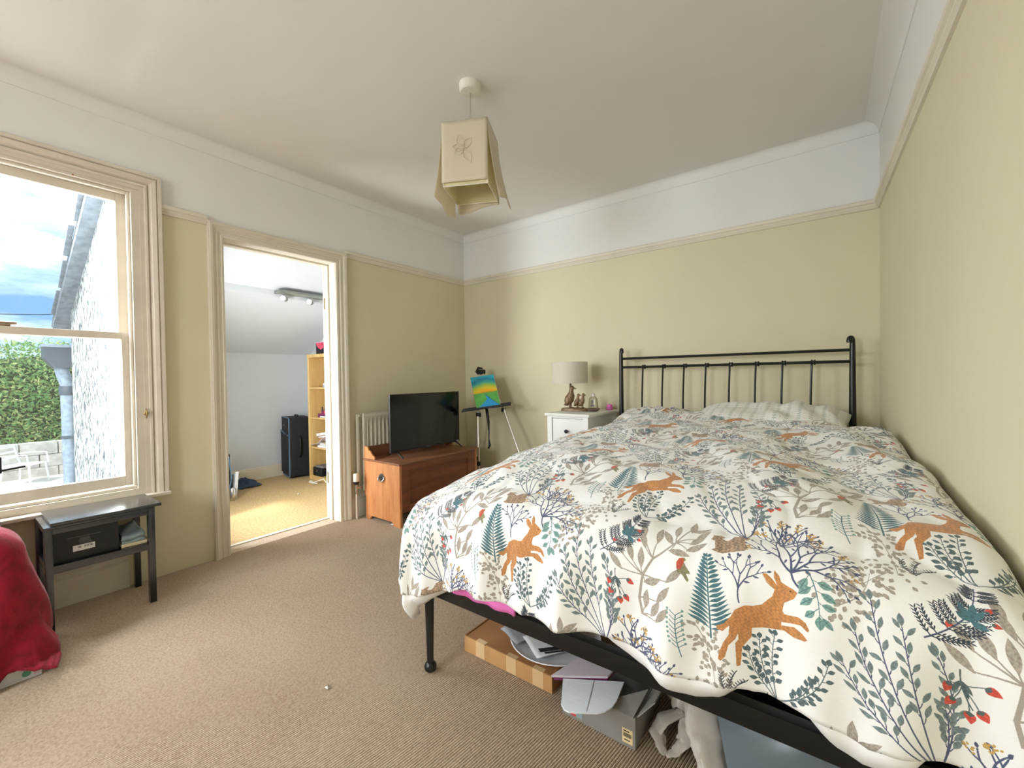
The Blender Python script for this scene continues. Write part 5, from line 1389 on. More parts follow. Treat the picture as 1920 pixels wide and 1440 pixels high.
# ------------------------------------------------------------------ things pushed under the bed
def prism_z(mb, poly, z0, z1): return mb.prism(poly, lambda x, y: (x, y, z0), lambda x, y: (x, y, z1))
def under_bed():
    t = Thing('flat_carton', 'flat brown cardboard carton taped along its edge, under the bed foot', 'box', (-0.97, 1.42, 0))
    x0, x1, y0, y1, h = -1.180, -0.770, 1.246, 1.62, 0.066
    t.part('front_face', MB().box((x0, y0, 0.001), (x1, y0 + 0.006, h - 0.004), 0.002), M['card'])
    t.part('side_panel', MB().box((x1 - 0.006, y0 + 0.006, 0.001), (x1, y1, h), 0.001), M['cardin']).data
    t.part('side_panel', MB().box((x0, y0 + 0.006, 0.001), (x0 + 0.006, y1, h), 0.001), M['cardin'])
    t.part('back_panel', MB().box((x0 + 0.006, y1 - 0.006, 0.001), (x1 - 0.006, y1, h), 0.001), M['card'])
    t.part('top_flap', MB().box((x0 + 0.004, y0 + 0.004, h - 0.008), (x1 - 0.004, y1 - 0.006, h - 0.003), 0.001), M['cardin'])
    for a in (0.062, 0.212, 0.330):
        t.part('tape', MB().box((x0 + a, y0 - 0.0012, 0.004), (x0 + a + 0.045, y0 + 0.001, h - 0.002)).box((x0 + a, y0 - 0.001, h - 0.0035), (x0 + a + 0.045, y0 + 0.02, h - 0.0022)), M['tape'])
    def sheet(name, label, corners, m, th=0.003, curl=0.0, rnd=None):
        P = [Vector(c) for c in corners]
        mb = MB(); mb.grid(lambda u, v: P[0] * (1 - u) * (1 - v) + P[1] * u * (1 - v) + P[2] * u * v + P[3] * (1 - u) * v + Vector((0, 0, curl * math.sin(PI * u) * (0.4 + v) + 0.002 * math.sin(6 * u + 4 * v))), 12, 10)
        o = solo(name, label, 'paper', mb, m, smooth=60); md = o.modifiers.new('s', 'SOLIDIFY'); md.thickness = th; md.offset = 0
        return o
    sheet('paper_sheet', 'pale blue sheet sticking out at the back left of the papers on the flat carton', [(-1.135, 1.415, 0.085), (-1.02, 1.36, 0.078), (-0.86, 1.56, 0.09), (-1.0, 1.62, 0.10)], M['bluepaper'], 0.002, 0.006)
    # a shiny round tray with a rim, papers fanned on it
    mb = MB(); c = (-0.865, 1.43)
    mb.lathe([(0.0, 0.0), (0.150, 0.0), (0.172, 0.010), (0.178, 0.013), (0.176, 0.016), (0.168, 0.013), (0.148, 0.004), (0.0, 0.004)], (c[0], c[1], 0.0672), 48)
    solo('round_tray', 'grey round tray with a pale rim lying on the flat carton', 'tray', mb, M['paper'], smooth=40)
    sheet('magazine', 'grey folded leaflet lying across the round tray', [(-1.06, 1.33, 0.090), (-0.955, 1.292, 0.086), (-0.87, 1.47, 0.10), (-0.99, 1.54, 0.112)], M['greypaper'], 0.004, 0.008)
    sheet('magazine', 'white leaflet with a dark printed stripe on the round tray', [(-0.955, 1.335, 0.093), (-0.845, 1.268, 0.088), (-0.72, 1.42, 0.096), (-0.83, 1.52, 0.10)], M['paper'], 0.004, 0.004)
    mb = MB(); prism_z(mb, [(-0.862, 1.302), (-0.846, 1.292), (-0.74, 1.40), (-0.756, 1.41)], 0.0965, 0.0985); prism_z(mb, [(-0.832, 1.298), (-0.826, 1.294), (-0.728, 1.396), (-0.734, 1.40)], 0.0965, 0.0985)
    solo('dark_bookmark', 'dark strips across the white leaflet under the bed', 'paper', mb, M['darkpaper'])
    mb = MB()
    mb.grid(lambda u, v: (-0.90 + 0.13 * u + 0.01 * math.sin(7 * v), 1.365 + 0.12 * v, 0.116 + 0.030 * (math.sin(PI * u) * math.sin(PI * v)) ** 0.6 + 0.004 * math.sin(12 * u + 9 * v)), 16, 14)
    o = solo('black_pouch', 'black soft pouch on the papers under the bed', 'pouch', mb, M['blackmatt'], smooth=80); md = o.modifiers.new('s', 'SOLIDIFY'); md.thickness = 0.006
    # lilac folder
    t = Thing('lilac_folder', 'pale lilac card folder leaning between the carton and the grey box', 'folder', (-0.65, 1.28, 0.12))
    mb = MB(); mb.prism([(0, 0), (1, 0), (0.97, 0.75), (0.22, 1.0)], lambda u, v: (-0.722 + 0.150 * u + 0.03 * v, 1.165 + 0.10 * u + 0.20 * v, 0.135 + 0.012 * v), lambda u, v: (-0.722 + 0.150 * u + 0.03 * v, 1.165 + 0.10 * u + 0.20 * v, 0.128 + 0.012 * v))
    t.part('cover', mb, M['lilac']); 
    mb = MB(); mb.prism([(0.02, 0.03), (0.98, 0.03), (0.95, 0.7), (0.24, 0.9)], lambda u, v: (-0.722 + 0.150 * u + 0.03 * v, 1.165 + 0.10 * u + 0.20 * v, 0.127 + 0.012 * v), lambda u, v: (-0.722 + 0.150 * u + 0.03 * v, 1.165 + 0.10 * u + 0.20 * v, 0.116 + 0.012 * v)); t.part('contents', mb, M['purple'])
    # open grey carton
    t = Thing('grey_carton', 'open grey carton with a white-lined flap and red label under the bed', 'box', (-0.58, 1.3, 0))
    gx0, gx1, gy0, gy1, gh = -0.700, -0.456, 1.197, 1.43, 0.097
    for a, b in (((gx0, gy0, 0), (gx1, gy0 + 0.004, gh)), ((gx0, gy1 - 0.004, 0), (gx1, gy1, gh)), ((gx0, gy0 + 0.004, 0), (gx0 + 0.004, gy1 - 0.004, gh)), ((gx1 - 0.004, gy0 + 0.004, 0), (gx1, gy1 - 0.004, gh))):
        t.part('side_panel', MB().box(a, b, 0.0012, 1), M['grey'])
    t.part('bottom', MB().box((gx0 + 0.004, gy0 + 0.004, 0.001), (gx1 - 0.004, gy1 - 0.004, 0.004)), M['grey'])
    A, B, Cc, D = Vector((-0.690, 1.185, 0.124)), Vector((-0.527, 1.292, 0.118)), Vector((-0.505, 1.142, 0.122)), Vector((-0.628, 1.062, 0.124))
    poly = [(0, 0), (1, 0), (0.995, 0.62), (0.95, 0.82), (0.84, 0.95), (0.7, 1.0), (0.16, 1.0), (0.06, 0.93), (0.0, 0.78)]
    F = lambda u, v: A * (1 - u) * (1 - v) + B * u * (1 - v) + Cc * u * v + D * (1 - u) * v
    fl = t.part('flap', MB().prism(poly, lambda u, v: F(u, v) + Vector((0, 0, 0.0022)), lambda u, v: F(u, v) - Vector((0, 0, 0.0022))), M['whiteboard'], label='white inside of the flap')
    t.part('crease', MB().prism([(0.505, 0.02), (0.520, 0.02), (0.515, 0.98), (0.50, 0.98)], lambda u, v: F(u, v) + Vector((0, 0, 0.0026)), lambda u, v: F(u, v) + Vector((0, 0, 0.0020))), M['greypaper'], parent=fl)
    t.part('corner_flap', MB().prism([(0, 0), (1, 0), (0.35, 1)], lambda u, v: (gx1 - 0.005 - 0.105 * u * (1 - v) + 0.012 * v, gy0 - 0.004 + 0.10 * v * 1.0 + 0.0 * u, gh + 0.002 + 0.030 * v), lambda u, v: (gx1 - 0.005 - 0.105 * u * (1 - v) + 0.012 * v, gy0 - 0.004 + 0.10 * v, gh - 0.001 + 0.030 * v)), M['grey'])
    t.part('end_flap', MB().prism([(0, 0), (1, 0), (0.9, 1), (0.1, 1)], lambda u, v: (gx1 + 0.002 + 0.045 * v, gy0 + 0.01 + 0.2 * u, gh + 0.05 * v), lambda u, v: (gx1 + 0.005 + 0.045 * v, gy0 + 0.01 + 0.2 * u, gh - 0.002 + 0.05 * v)), M['grey'])
    t.part('red_label', MB().box((gx0 + 0.006, gy0 - 0.0012, 0.012), (gx0 + 0.050, gy0, 0.050)), M['redprint'])
    t.part('grey_label', MB().box((gx0 + 0.050, gy0 - 0.0012, 0.012), (gx0 + 0.072, gy0, 0.050)), M['cloth'])
    cu = bpy.data.curves.new('lettering', 'FONT'); cu.body = 'SAC'; cu.size = 0.026; cu.extrude = 0.0004; cu.align_x = 'CENTER'; cu.offset = 0.0
    tmp = bpy.data.objects.new('lettering_tmp', cu); COL.objects.link(tmp)
    dg = bpy.context.evaluated_depsgraph_get(); me = bpy.data.meshes.new_from_object(tmp.evaluated_get(dg)); bpy.data.objects.remove(tmp)
    lo = bpy.data.objects.new('lettering', me); COL.objects.link(lo); lo.parent = t.o
    lo.rotation_euler = (PI / 2, 0, 0); lo.location = Vector((gx0 + 0.028, gy0 - 0.0016, 0.020)) - Vector((-0.58, 1.3, 0)); me.materials.clear(); me.materials.append(M['whitelabel'])
    l = t.part('barcode_label', MB().box((gx1 - 0.040, gy0 - 0.0012, 0.012), (gx1 - 0.008, gy0, 0.054)), M['label'])
    mb = MB()
    for k in range(11): mb.box((gx1 - 0.036 + k * 0.0023, gy0 - 0.0018, 0.030), (gx1 - 0.0348 + k * 0.0023, gy0 - 0.001, 0.042))
    mb.box((gx1 - 0.036, gy0 - 0.0018, 0.046), (gx1 - 0.018, gy0 - 0.001, 0.049)); mb.box((gx1 - 0.034, gy0 - 0.0018, 0.020), (gx1 - 0.016, gy0 - 0.001, 0.0225))
    t.part('barcode', mb, M['ink'], parent=l)
    # carrier bags
    def bag(name, label, pts, wd, th, seed):
        P = [Vector(p) for p in pts]
        def fn(u, v):
            j = u * (len(P) - 1); i = min(int(j), len(P) - 2); p = P[i].lerp(P[i + 1], j - i)
            d = (P[i + 1] - P[i]).normalized(); s = d.cross(Vector((0, 0, 1))).normalized()
            w = wd[i] + (wd[i + 1] - wd[i]) * (j - i)
            a = 2 * PI * v
            rr = 1 + 0.30 * fbm(u * 5 + seed, math.cos(a) * 1.2, math.sin(a) * 1.2 + seed, 3)
            q = p + s * (w * math.cos(a) * rr) + d.cross(s) * (th * w * math.sin(a) * rr)
            q.z = max(q.z, 0.003)
            return q
        mb = MB(); mb.grid(fn, 40, 26)
        bmesh.ops.remove_doubles(mb.bm, verts=mb.bm.verts[:], dist=0.0003)
        return mb
    t = Thing('carrier_bag', 'white carrier bag with its handle loop on the carpet, beside the grey carton', 'bag', (-0.36, 1.32, 0))
    t.part('bag_body', bag('a', '', [(-0.335, 1.52, 0.14), (-0.345, 1.40, 0.135), (-0.350, 1.35, 0.11), (-0.352, 1.31, 0.085)], [0.075, 0.085, 0.06, 0.028], 0.9, 1.0), M['film'], smooth=70)
    t.part('handle_loop', bag('b', '', [(-0.355, 1.320, 0.085), (-0.405, 1.285, 0.06), (-0.418, 1.272, 0.03), (-0.398, 1.245, 0.012), (-0.378, 1.228, 0.006)], [0.018, 0.024, 0.022, 0.016, 0.008], 0.3, 2.0), M['film'], smooth=70)
    t.part('handle_loop', bag('c', '', [(-0.350, 1.320, 0.085), (-0.335, 1.300, 0.055), (-0.340, 1.268, 0.03), (-0.360, 1.242, 0.012), (-0.378, 1.228, 0.006)], [0.020, 0.024, 0.020, 0.015, 0.008], 0.3, 3.0), M['film'], smooth=70)
    o = bag('d', '', [(-0.300, 1.36, 0.155), (-0.292, 1.30, 0.14), (-0.275, 1.255, 0.085), (-0.248, 1.215, 0.035), (-0.225, 1.195, 0.012)], [0.035, 0.048, 0.046, 0.040, 0.03], 0.32, 4.0)
    solo('carrier_bag', 'second white carrier bag drooping in a long strip before the storage bin', 'bag', o, M['film'], smooth=70, loc=(-0.27, 1.27, 0))
    t = Thing('storage_bin', 'smoky plastic storage bin behind the carrier bags under the bed', 'bin', (0.0, 1.42, 0))
    def shell(x0, x1, y0, y1, z0, z1, ins): return [(x0 + ins, y0 + ins, z0), (x1 - ins, y0 + ins, z0), (x1 - ins, y1 - ins, z0), (x0 + ins, y1 - ins, z0), (x0, y0, z1), (x1, y0, z1), (x1, y1, z1), (x0, y1, z1)]
    mb = MB(); v = [mb.bm.verts.new(p) for p in shell(-0.235, 0.22, 1.17, 1.68, 0.002, 0.262, 0.035)]
    for q in ((0, 3, 2, 1), (0, 1, 5, 4), (1, 2, 6, 5), (2, 3, 7, 6), (3, 0, 4, 7)): mb.bm.faces.new([v[i] for i in q])
    b = t.part('tub', mb, M['bin']); md = b.modifiers.new('s', 'SOLIDIFY'); md.thickness = 0.004
    t.part('rim', MB().box((-0.243, 1.162, 0.255), (0.228, 1.178, 0.27), 0.003).box((-0.243, 1.672, 0.255), (0.228, 1.688, 0.27), 0.003).box((-0.243, 1.178, 0.255), (-0.227, 1.672, 0.27), 0.003).box((0.212, 1.178, 0.255), (0.228, 1.672, 0.27), 0.003), M['bin'])
    mb = MB(); mb.grid(lambda u, v: (-0.16 + 0.07 * u, 1.125 + 0.05 * v + 0.01 * math.sin(6 * u), 0.006 + 0.035 * (math.sin(PI * u) * math.sin(PI * v)) ** 0.5 + 0.006 * fbm(u * 6, v * 6)), 16, 14)
    o = solo('crumpled_tissue', 'crumpled white tissue in front of the storage bin', 'tissue', mb, M['paper'], smooth=60)
under_bed()
mb = MB(); mb.grid(lambda u, v: (-1.448 + 0.020 * u, 0.802 + 0.016 * v, 0.001 + 0.008 * (math.sin(PI * u) * math.sin(PI * v)) ** 0.6 + 0.003 * math.sin(9 * u + 7 * v) * math.sin(PI * u)), 8, 8)
o = solo('wrapper_scrap', 'tiny silver wrapper scrap alone on the open carpet', 'scrap', mb, M['alu'], smooth=60); md = o.modifiers.new('s', 'SOLIDIFY'); md.thickness = 0.0012

# ------------------------------------------------------------------ things in the room beyond the door
def suitcase():
    w, d, h = 0.335, 0.245, 0.665
    t = Thing('suitcase', 'tall black fabric suitcase with pale blue piping against the far wall', 'suitcase', (-4.822, 2.322, 0), math.radians(-13), local=True)
    z0 = 0.018
    t.part('shell', MB().box((-w, 0, z0), (0, d, z0 + h), 0.035, 4), M['suit'], smooth=50)
    t.part('front_pocket', MB().box((-w + 0.022, -0.014, z0 + 0.03), (-0.022, 0.012, z0 + 0.50), 0.012, 3), M['suit'], smooth=50)
    def loop(pts, r): return MB().tube(pts + [pts[0]], r, 8)
    c = 0.03; ring = []
    for cx, cz, a0 in ((-c, h - c, 0), (-w + c, h - c, 90), (-w + c, c, 180), (-c, c, 270)):
        for k in range(6):
            a = math.radians(a0 + 18 * k); ring.append((cx + c * math.cos(a), 0.004, z0 + cz + c * math.sin(a)))
    t.part('piping', loop(ring, 0.0055), M['piping'])
    t.part('piping', MB().tube([(-w + 0.01, -0.012, z0 + 0.505), (-w + 0.05, -0.015, z0 + 0.512), (-w / 2, -0.012, z0 + 0.49), (-0.01, -0.008, z0 + 0.47)], 0.005, 8), M['piping'])
    t.part('side_handle', MB().tube([(0.0, d * 0.45, z0 + 0.22), (0.03, d * 0.45, z0 + 0.25), (0.034, d * 0.45, z0 + 0.34), (0.03, d * 0.45, z0 + 0.43), (0.0, d * 0.45, z0 + 0.46)], 0.010, 8), M['black'])
    t.part('top_handle', MB().tube([(-w * 0.7, d * 0.5, z0 + h - 0.004), (-w * 0.65, d * 0.5, z0 + h + 0.018), (-w * 0.35, d * 0.5, z0 + h + 0.018), (-w * 0.3, d * 0.5, z0 + h - 0.004)], 0.009, 8), M['black'])
    t.part('badge', MB().lathe([(0.0, 0), (0.012, 0), (0.010, -0.006), (0, -0.006)], (-w * 0.62, 0.002, z0 + 0.575), 14, 'Y'), M['greyink'])
    for x in (-w + 0.04, -0.04):
        for y in (0.04, d - 0.04): t.part('wheel', MB().lathe([(0.0, -0.012), (0.018, -0.012), (0.019, 0.0), (0.018, 0.012), (0, 0.012)], (x, y, 0.0195), 14, 'X'), M['black'])
suitcase()

def shelf():
    x0, x1, y0, y1, zt = -4.660, -4.255, 2.462, 2.742, 1.385
    t = Thing('bookcase', 'narrow birch bookcase with four open shelves beside the suitcase', 'bookcase', ((x0 + x1) / 2, (y0 + y1) / 2, 0))
    for x in (x0, x1 - 0.034): t.part('side_panel', MB().box((x, y0, 0), (x + 0.034, y1, zt - 0.036), 0.001, 1), M['birch'])
    t.part('top', MB().box((x0, y0 - 0.002, zt - 0.036), (x1, y1, zt), 0.001, 1), M['birch'])
    t.part('back_panel', MB().box((x0 + 0.034, y1 - 0.008, 0.05), (x1 - 0.034, y1 - 0.002, zt - 0.036)), M['birch'])
    for z in (1.006, 0.676, 0.350, 0.030): t.part('shelf', MB().box((x0 + 0.034, y0 + 0.006, z), (x1 - 0.034, y1 - 0.008, z + 0.016), 0.001, 1), M['birch'])
    t.part('plinth', MB().box((x0 + 0.034, y0 + 0.012, 0.0), (x1 - 0.034, y0 + 0.026, 0.030)), M['birch'])
    # top: vanity case
    b = Thing('vanity_case', 'black vanity case with pink flower print and looped handle on the bookcase', 'bag', (-4.40, 2.56, zt))
    b.part('body', MB().box((-4.505, 2.48, zt + 0.001), (-4.29, 2.64, zt + 0.125), 0.014, 3), M['blackmatt'], smooth=50)
    def fp(u, v): return (-4.498 + 0.20 * u, 2.4785, zt + 0.045 + 0.075 * v)
    b.part('flower_print', MB().prism([(0.02, 1), (0.10, 0.55), (0.26, 0.22), (0.48, 0.0), (0.70, 0.2), (0.9, 0.6), (1, 1)], lambda u, v: fp(u, v), lambda u, v: (fp(u, v)[0], 2.481, fp(u, v)[2])), M['flower'])
    b.part('piping', MB().tube([(-4.503, 2.479, zt + 0.122), (-4.29, 2.479, zt + 0.122)], 0.0025, 6), M['pink'])
    b.part('handle', MB().tube(bez((-4.46, 2.56, zt + 0.124), (-4.395, 2.56, zt + 0.235), (-4.33, 2.56, zt + 0.124), 14), 0.006, 8), M['black'])
    zs = 1.0225
    j = Thing('glass_pot', 'small pot with a white lid on the top shelf of the bookcase', 'pot', (-4.37, 2.52, zs))
    j.part('body', MB().lathe([(0, 0), (0.036, 0), (0.040, 0.006), (0.040, 0.028), (0, 0.028)], (-4.37, 2.52, zs), 20), M['greypaper'])
    j.part('lid', MB().lathe([(0, 0.028), (0.036, 0.028), (0.036, 0.044), (0, 0.046)], (-4.37, 2.52, zs), 20), M['whiteplastic'])
    solo('pebble', 'tiny tan pebble left of the glass pot on the bookcase', 'pebble', MB().ball((-4.475, 2.50, zs + 0.006), 0.009, 10, sz=0.7), M['coppery'])
    zs = 0.6925
    solo('purple_tray', 'small purple box under the nail varnish on the second shelf', 'box', MB().box((-4.49, 2.48, zs), (-4.33, 2.60, zs + 0.045), 0.004), M['purple'])
    for k, (x, y, h, m, what) in enumerate(((-4.465, 2.52, 0.07, 'purple', 'plum'), (-4.435, 2.55, 0.085, 'blackmatt', 'tallest black'), (-4.405, 2.515, 0.06, 'redprint', 'red'), (-4.375, 2.55, 0.08, 'purple', 'tall plum'))):
        q = Thing('nail_varnish', what + ' nail varnish bottle standing on the small purple box', 'bottle', (x, y, zs + 0.0455))
        q.part('body', MB().lathe([(0, 0), (0.013, 0), (0.014, h * 0.4), (0.006, h * 0.48), (0, h * 0.48)], (x, y, zs + 0.0455), 14), M[m]); q.part('cap', MB().lathe([(0.0075, h * 0.47), (0.0065, h), (0, h)], (x, y, zs + 0.0455), 12), M['black'])
    solo('white_tube', 'short white tube lying before the small purple box', 'tube', MB().tube([(-4.42, 2.473, zs + 0.011), (-4.32, 2.473, zs + 0.011)], 0.009, 12), M['paper'])
    zs = 0.3665
    def book(nm, lab, c, s, rz, tilt, m):
        b = Thing(nm, lab, 'book', c, rz, local=True)
        b.o.rotation_euler = (0, tilt, rz)
        b.part('cover', MB().box((-s[0] / 2, -s[1] / 2, 0), (s[0] / 2, s[1] / 2, 0.003)).box((-s[0] / 2, -s[1] / 2, s[2] - 0.003), (s[0] / 2, s[1] / 2, s[2])).box((s[0] / 2 - 0.003, -s[1] / 2, 0), (s[0] / 2, s[1] / 2, s[2])), M[m]); b.part('pages', MB().box((-s[0] / 2 + 0.004, -s[1] / 2 + 0.004, 0.003), (s[0] / 2 - 0.003, s[1] / 2 - 0.004, s[2] - 0.003)), M['paper'])
    book('book', 'white paperback lowest in the untidy pile on the third shelf', (-4.42, 2.58, zs), (0.20, 0.19, 0.022), 0.1, 0, 'paper')
    book('book', 'cream paperback second from the bottom of the untidy pile', (-4.40, 2.575, zs + 0.0225), (0.17, 0.19, 0.030), -0.15, 0, 'creambook')
    book('book', 'tan book tilted below the topmost white book of the pile', (-4.43, 2.575, zs + 0.108), (0.18, 0.16, 0.020), 0.05, -0.16, 'coppery')
    book('book', 'white book tilted on the very top of the untidy pile', (-4.44, 2.57, zs + 0.134), (0.19, 0.17, 0.028), 0.2, -0.16, 'whitelabel')
    mb = MB(); mb.grid(lambda u, v: (-4.620 + 0.27 * u, 2.462 + 0.15 * v, zs + 0.004 + 0.105 * u ** 1.4 * (1 - 0.3 * v) + 0.008 * math.sin(9 * u + 5 * v) + 0.01), 20, 12)
    o = solo('crumpled_magazine', 'crumpled grey magazine spilling over the edge of the third shelf', 'magazine', mb, M['lilac'], smooth=60); md = o.modifiers.new('s', 'SOLIDIFY'); md.thickness = 0.004
    zs = 0.0465
    c = Thing('camera_bag', 'boxy black case on the bottom shelf of the bookcase', 'bag', (-4.52, 2.56, zs))
    c.part('body', MB().box((-4.60, 2.470, zs), (-4.43, 2.65, zs + 0.095), 0.016, 3), M['blackmatt'], smooth=50)
    c.part('clasp', MB().box((-4.53, 2.466, zs + 0.05), (-4.50, 2.472, zs + 0.07), 0.002), M['chrome'])
    solo('coiled_cable', 'coil of black cable right of the boxy case on the bottom shelf', 'cable', MB().tube([(-4.385 + 0.040 * math.cos(a) * (1 + 0.1 * math.sin(3 * a)), 2.54 + 0.04 * math.sin(a), zs + 0.008 + 0.0035 * a) for a in (i * 0.35 for i in range(74))], 0.006, 6), M['black'])
    mb = MB(); mb.box((-4.56, 2.48, zs + 0.0955), (-4.40, 2.63, zs + 0.112), 0.004); solo('slate_tablet', 'slim grey tablet lying on the boxy black case', 'tablet', mb, M['greyink'])
    solo('white_charger', 'white charging cable with plug on the floor before the bookcase', 'cable', MB().tube([(-4.45, 2.372, 0.010), (-4.41, 2.38, 0.012), (-4.36, 2.40, 0.03), (-4.31, 2.43, 0.05), (-4.28, 2.44, 0.012)], 0.006, 8).box((-4.485, 2.36, 0.001), (-4.445, 2.386, 0.024), 0.004).tube([(-4.45, 2.366, 0.006), (-4.40, 2.352, 0.010), (-4.34, 2.38, 0.010)], 0.005, 8), M['whiteplastic'])
shelf()

def spotlights():
    X, z = -4.16, 1.930
    t = Thing('spotlight_bar', 'nickel ceiling bar with small adjustable spotlights beyond the doorway', 'ceiling lamp', (X, 2.2, z))
    prof = [(-0.045, 0.028), (-0.038, 0.008), (-0.02, -0.006), (0.02, -0.006), (0.038, 0.008), (0.045, 0.028)]
    mb = MB(); rows = []
    for y, k in ((1.905, 0.25), (1.93, 0.7), (1.965, 1.0), (2.60, 1.0), (2.66, 0.5)):
        rows.append([mb.bm.verts.new((X + a * k, y, z + b - 0.015 * (1 - k))) for a, b in prof])
    for a, b in zip(rows, rows[1:]):
        for i in range(len(prof) - 1): mb.bm.faces.new((a[i], a[i + 1], b[i + 1], b[i]))
    bar = t.part('bar', mb, M['spot'], smooth=25); md = bar.modifiers.new('s', 'SOLIDIFY'); md.thickness = 0.003
    t.part('mount', MB().box((X - 0.03, 2.1, z + 0.005), (X + 0.03, 2.4, sl(X) - 0.04), 0.004), M['spot'])
    for y in (1.985, 2.238, 2.49):
        s = t.part('spot_arm', MB().tube([(X, y, z - 0.006), (X + 0.002, y, z - 0.035)], 0.006, 8), M['spot'])
        hb = Vector((X + 0.006, y + 0.006, z - 0.052)); d = Vector((0.62, -0.78, 0.05)).normalized()
        t.part('spot_head', MB().tube([hb - d * 0.034, hb - d * 0.02, hb + d * 0.012, hb + d * 0.03], [0.012, 0.022, 0.024, 0.029], 16), M['spot'], parent=s)
        t.part('spot_bulb', MB().tube([hb + d * 0.030, hb + d * 0.038], [0.027, 0.024], 16), M['spotlamp'], parent=s)
spotlights()

# at the left of the doorway, on the floor
b = Thing('black_rucksack', 'black rucksack leaning at the left edge of the doorway view', 'bag', (-4.62, 1.62, 0))
b.part('body', MB().box((-4.76, 1.50, 0.002), (-4.50, 1.632, 0.43), 0.05, 4), M['suit'], smooth=50)
b.part('piping', MB().tube([(-4.503, 1.60, 0.03), (-4.497, 1.63, 0.2), (-4.503, 1.612, 0.40)], 0.006, 8), M['piping'])
mb = MB(); mb.prism([(0, 0), (0.12, 0), (0.1, 0.24), (0.02, 0.2)], lambda u, z: (-4.60 + u, 1.645 + 0.09 * z, 0.004 + z), lambda u, z: (-4.60 + u, 1.665 + 0.12 * z, 0.004 + z)); solo('white_folder', 'white folder propped against the black rucksack', 'folder', mb, M['paper'])
solo('silver_bottle', 'small silvery bottle on the floor at the left edge of the doorway', 'flask', MB().lathe([(0, 0), (0.026, 0), (0.028, 0.01), (0.028, 0.10), (0.012, 0.12), (0, 0.12)], (-4.43, 1.612, 0.001), 18), M['chrome'], smooth=40)
mb = MB(); mb.grid(lambda u, v: (-5.08 + 0.30 * u, 1.80 + 0.22 * v, 0.006 + 0.06 * (math.sin(PI * u) * math.sin(PI * v)) ** 0.6 * (1 + 0.5 * fbm(u * 5, v * 5, 3)) + 0.01 * abs(math.sin(9 * u + 6 * v))), 24, 20)
o = solo('blue_cloth', 'crumpled dark blue cloth on the floor by the far skirting', 'cloth', mb, M['navy'], smooth=70)
solo('white_crumb', 'single white fleck on the tan carpet beyond the door', 'scrap', MB().ball((-4.12, 2.06, 0.006), 0.006, 8), M['paper'])

# ------------------------------------------------------------------ outside the window
GZ = -0.45
mb = MB(); mb.box((-22, -14, GZ - 0.2), (-5.6, 16, GZ - 0.045)); struct('ground', mb, M['stone'], smooth=0)
db = MB(); db.box((-0.068, -2.6, -0.0225), (0.068, 2.6, 0.0225), 0.006, 1)
dk = bpy.data.objects.new('decking', None); COL.objects.link(dk); dk['kind'] = 'structure'; dk.location = (-9.3, 1.2, GZ - 0.0225)
f0 = db.build('plank', M['deck'], dk)
for i in range(18):
    p = f0 if i == 0 else f0.copy()
    if i: COL.objects.link(p); p.parent = dk
    p.location = (-1.3 + i * 0.15, rng.uniform(-0.05, 0.05), 0)
# low block wall before the hedge
lw = Thing('garden_block_wall', 'low wall of pale concrete blocks in front of the hedge', 'wall', (-10.7, 1.2, GZ - 0.05))
bb = MB(); bb.box((-0.11, -0.215, 0), (0.11, 0.215, 0.205), 0.012, 2); b0 = bb.build('block', M['stone'], lw.o)
k = 0
for r in range(3):
    for c_ in range(12):
        p = b0 if k == 0 else b0.copy()
        if k: COL.objects.link(p); p.parent = lw.o
        p.location = (rng.uniform(-0.012, 0.012), -2.4 + c_ * 0.44 + (0.22 if r % 2 else 0), 0.002 + r * 0.209)
        p.rotation_euler = (0, 0, rng.uniform(-0.02, 0.02)); k += 1
# white garden chairs
def garden_chair(x, y, rz, lab):
    t = Thing('garden_chair', lab, 'chair', (x, y, GZ), rz, group='garden chairs on the terrace', local=True)
    t.part('seat', MB().box((-0.22, -0.22, 0.40), (0.22, 0.22, 0.425), 0.01, 2), M['chairwhite'])
    for a in (-1, 1):
        for c_ in (-1, 1): t.part('leg', MB().tube([(a * 0.2, c_ * 0.2, 0.40), (a * 0.235, c_ * 0.225, 0.0)], 0.016, 8), M['chairwhite'])
    for a in (-0.2, 0.2): t.part('back_post', MB().tube([(-0.2, a, 0.40), (-0.26, a, 0.62), (-0.30, a, 0.80)], 0.016, 8), M['chairwhite'])
    t.o.scale = (0.8, 0.8, 0.72)
    for z, x_ in ((0.56, -0.245), (0.68, -0.275), (0.79, -0.30)): t.part('back_slat', MB().box((x_ - 0.012, -0.2, z - 0.022), (x_ + 0.012, 0.2, z + 0.022), 0.004), M['chairwhite'])
    for a in (-0.24, 0.24): t.part('armrest', MB().tube([(-0.25, a, 0.62), (0.0, a, 0.64), (0.2, a, 0.63), (0.225, a, 0.40)], 0.014, 8), M['chairwhite'])
garden_chair(-10.15, 0.80, 0.9, 'white garden chair, the nearer to the left window edge')
garden_chair(-9.9, 1.62, 2.2, 'white garden chair half hidden by the grey downpipe')

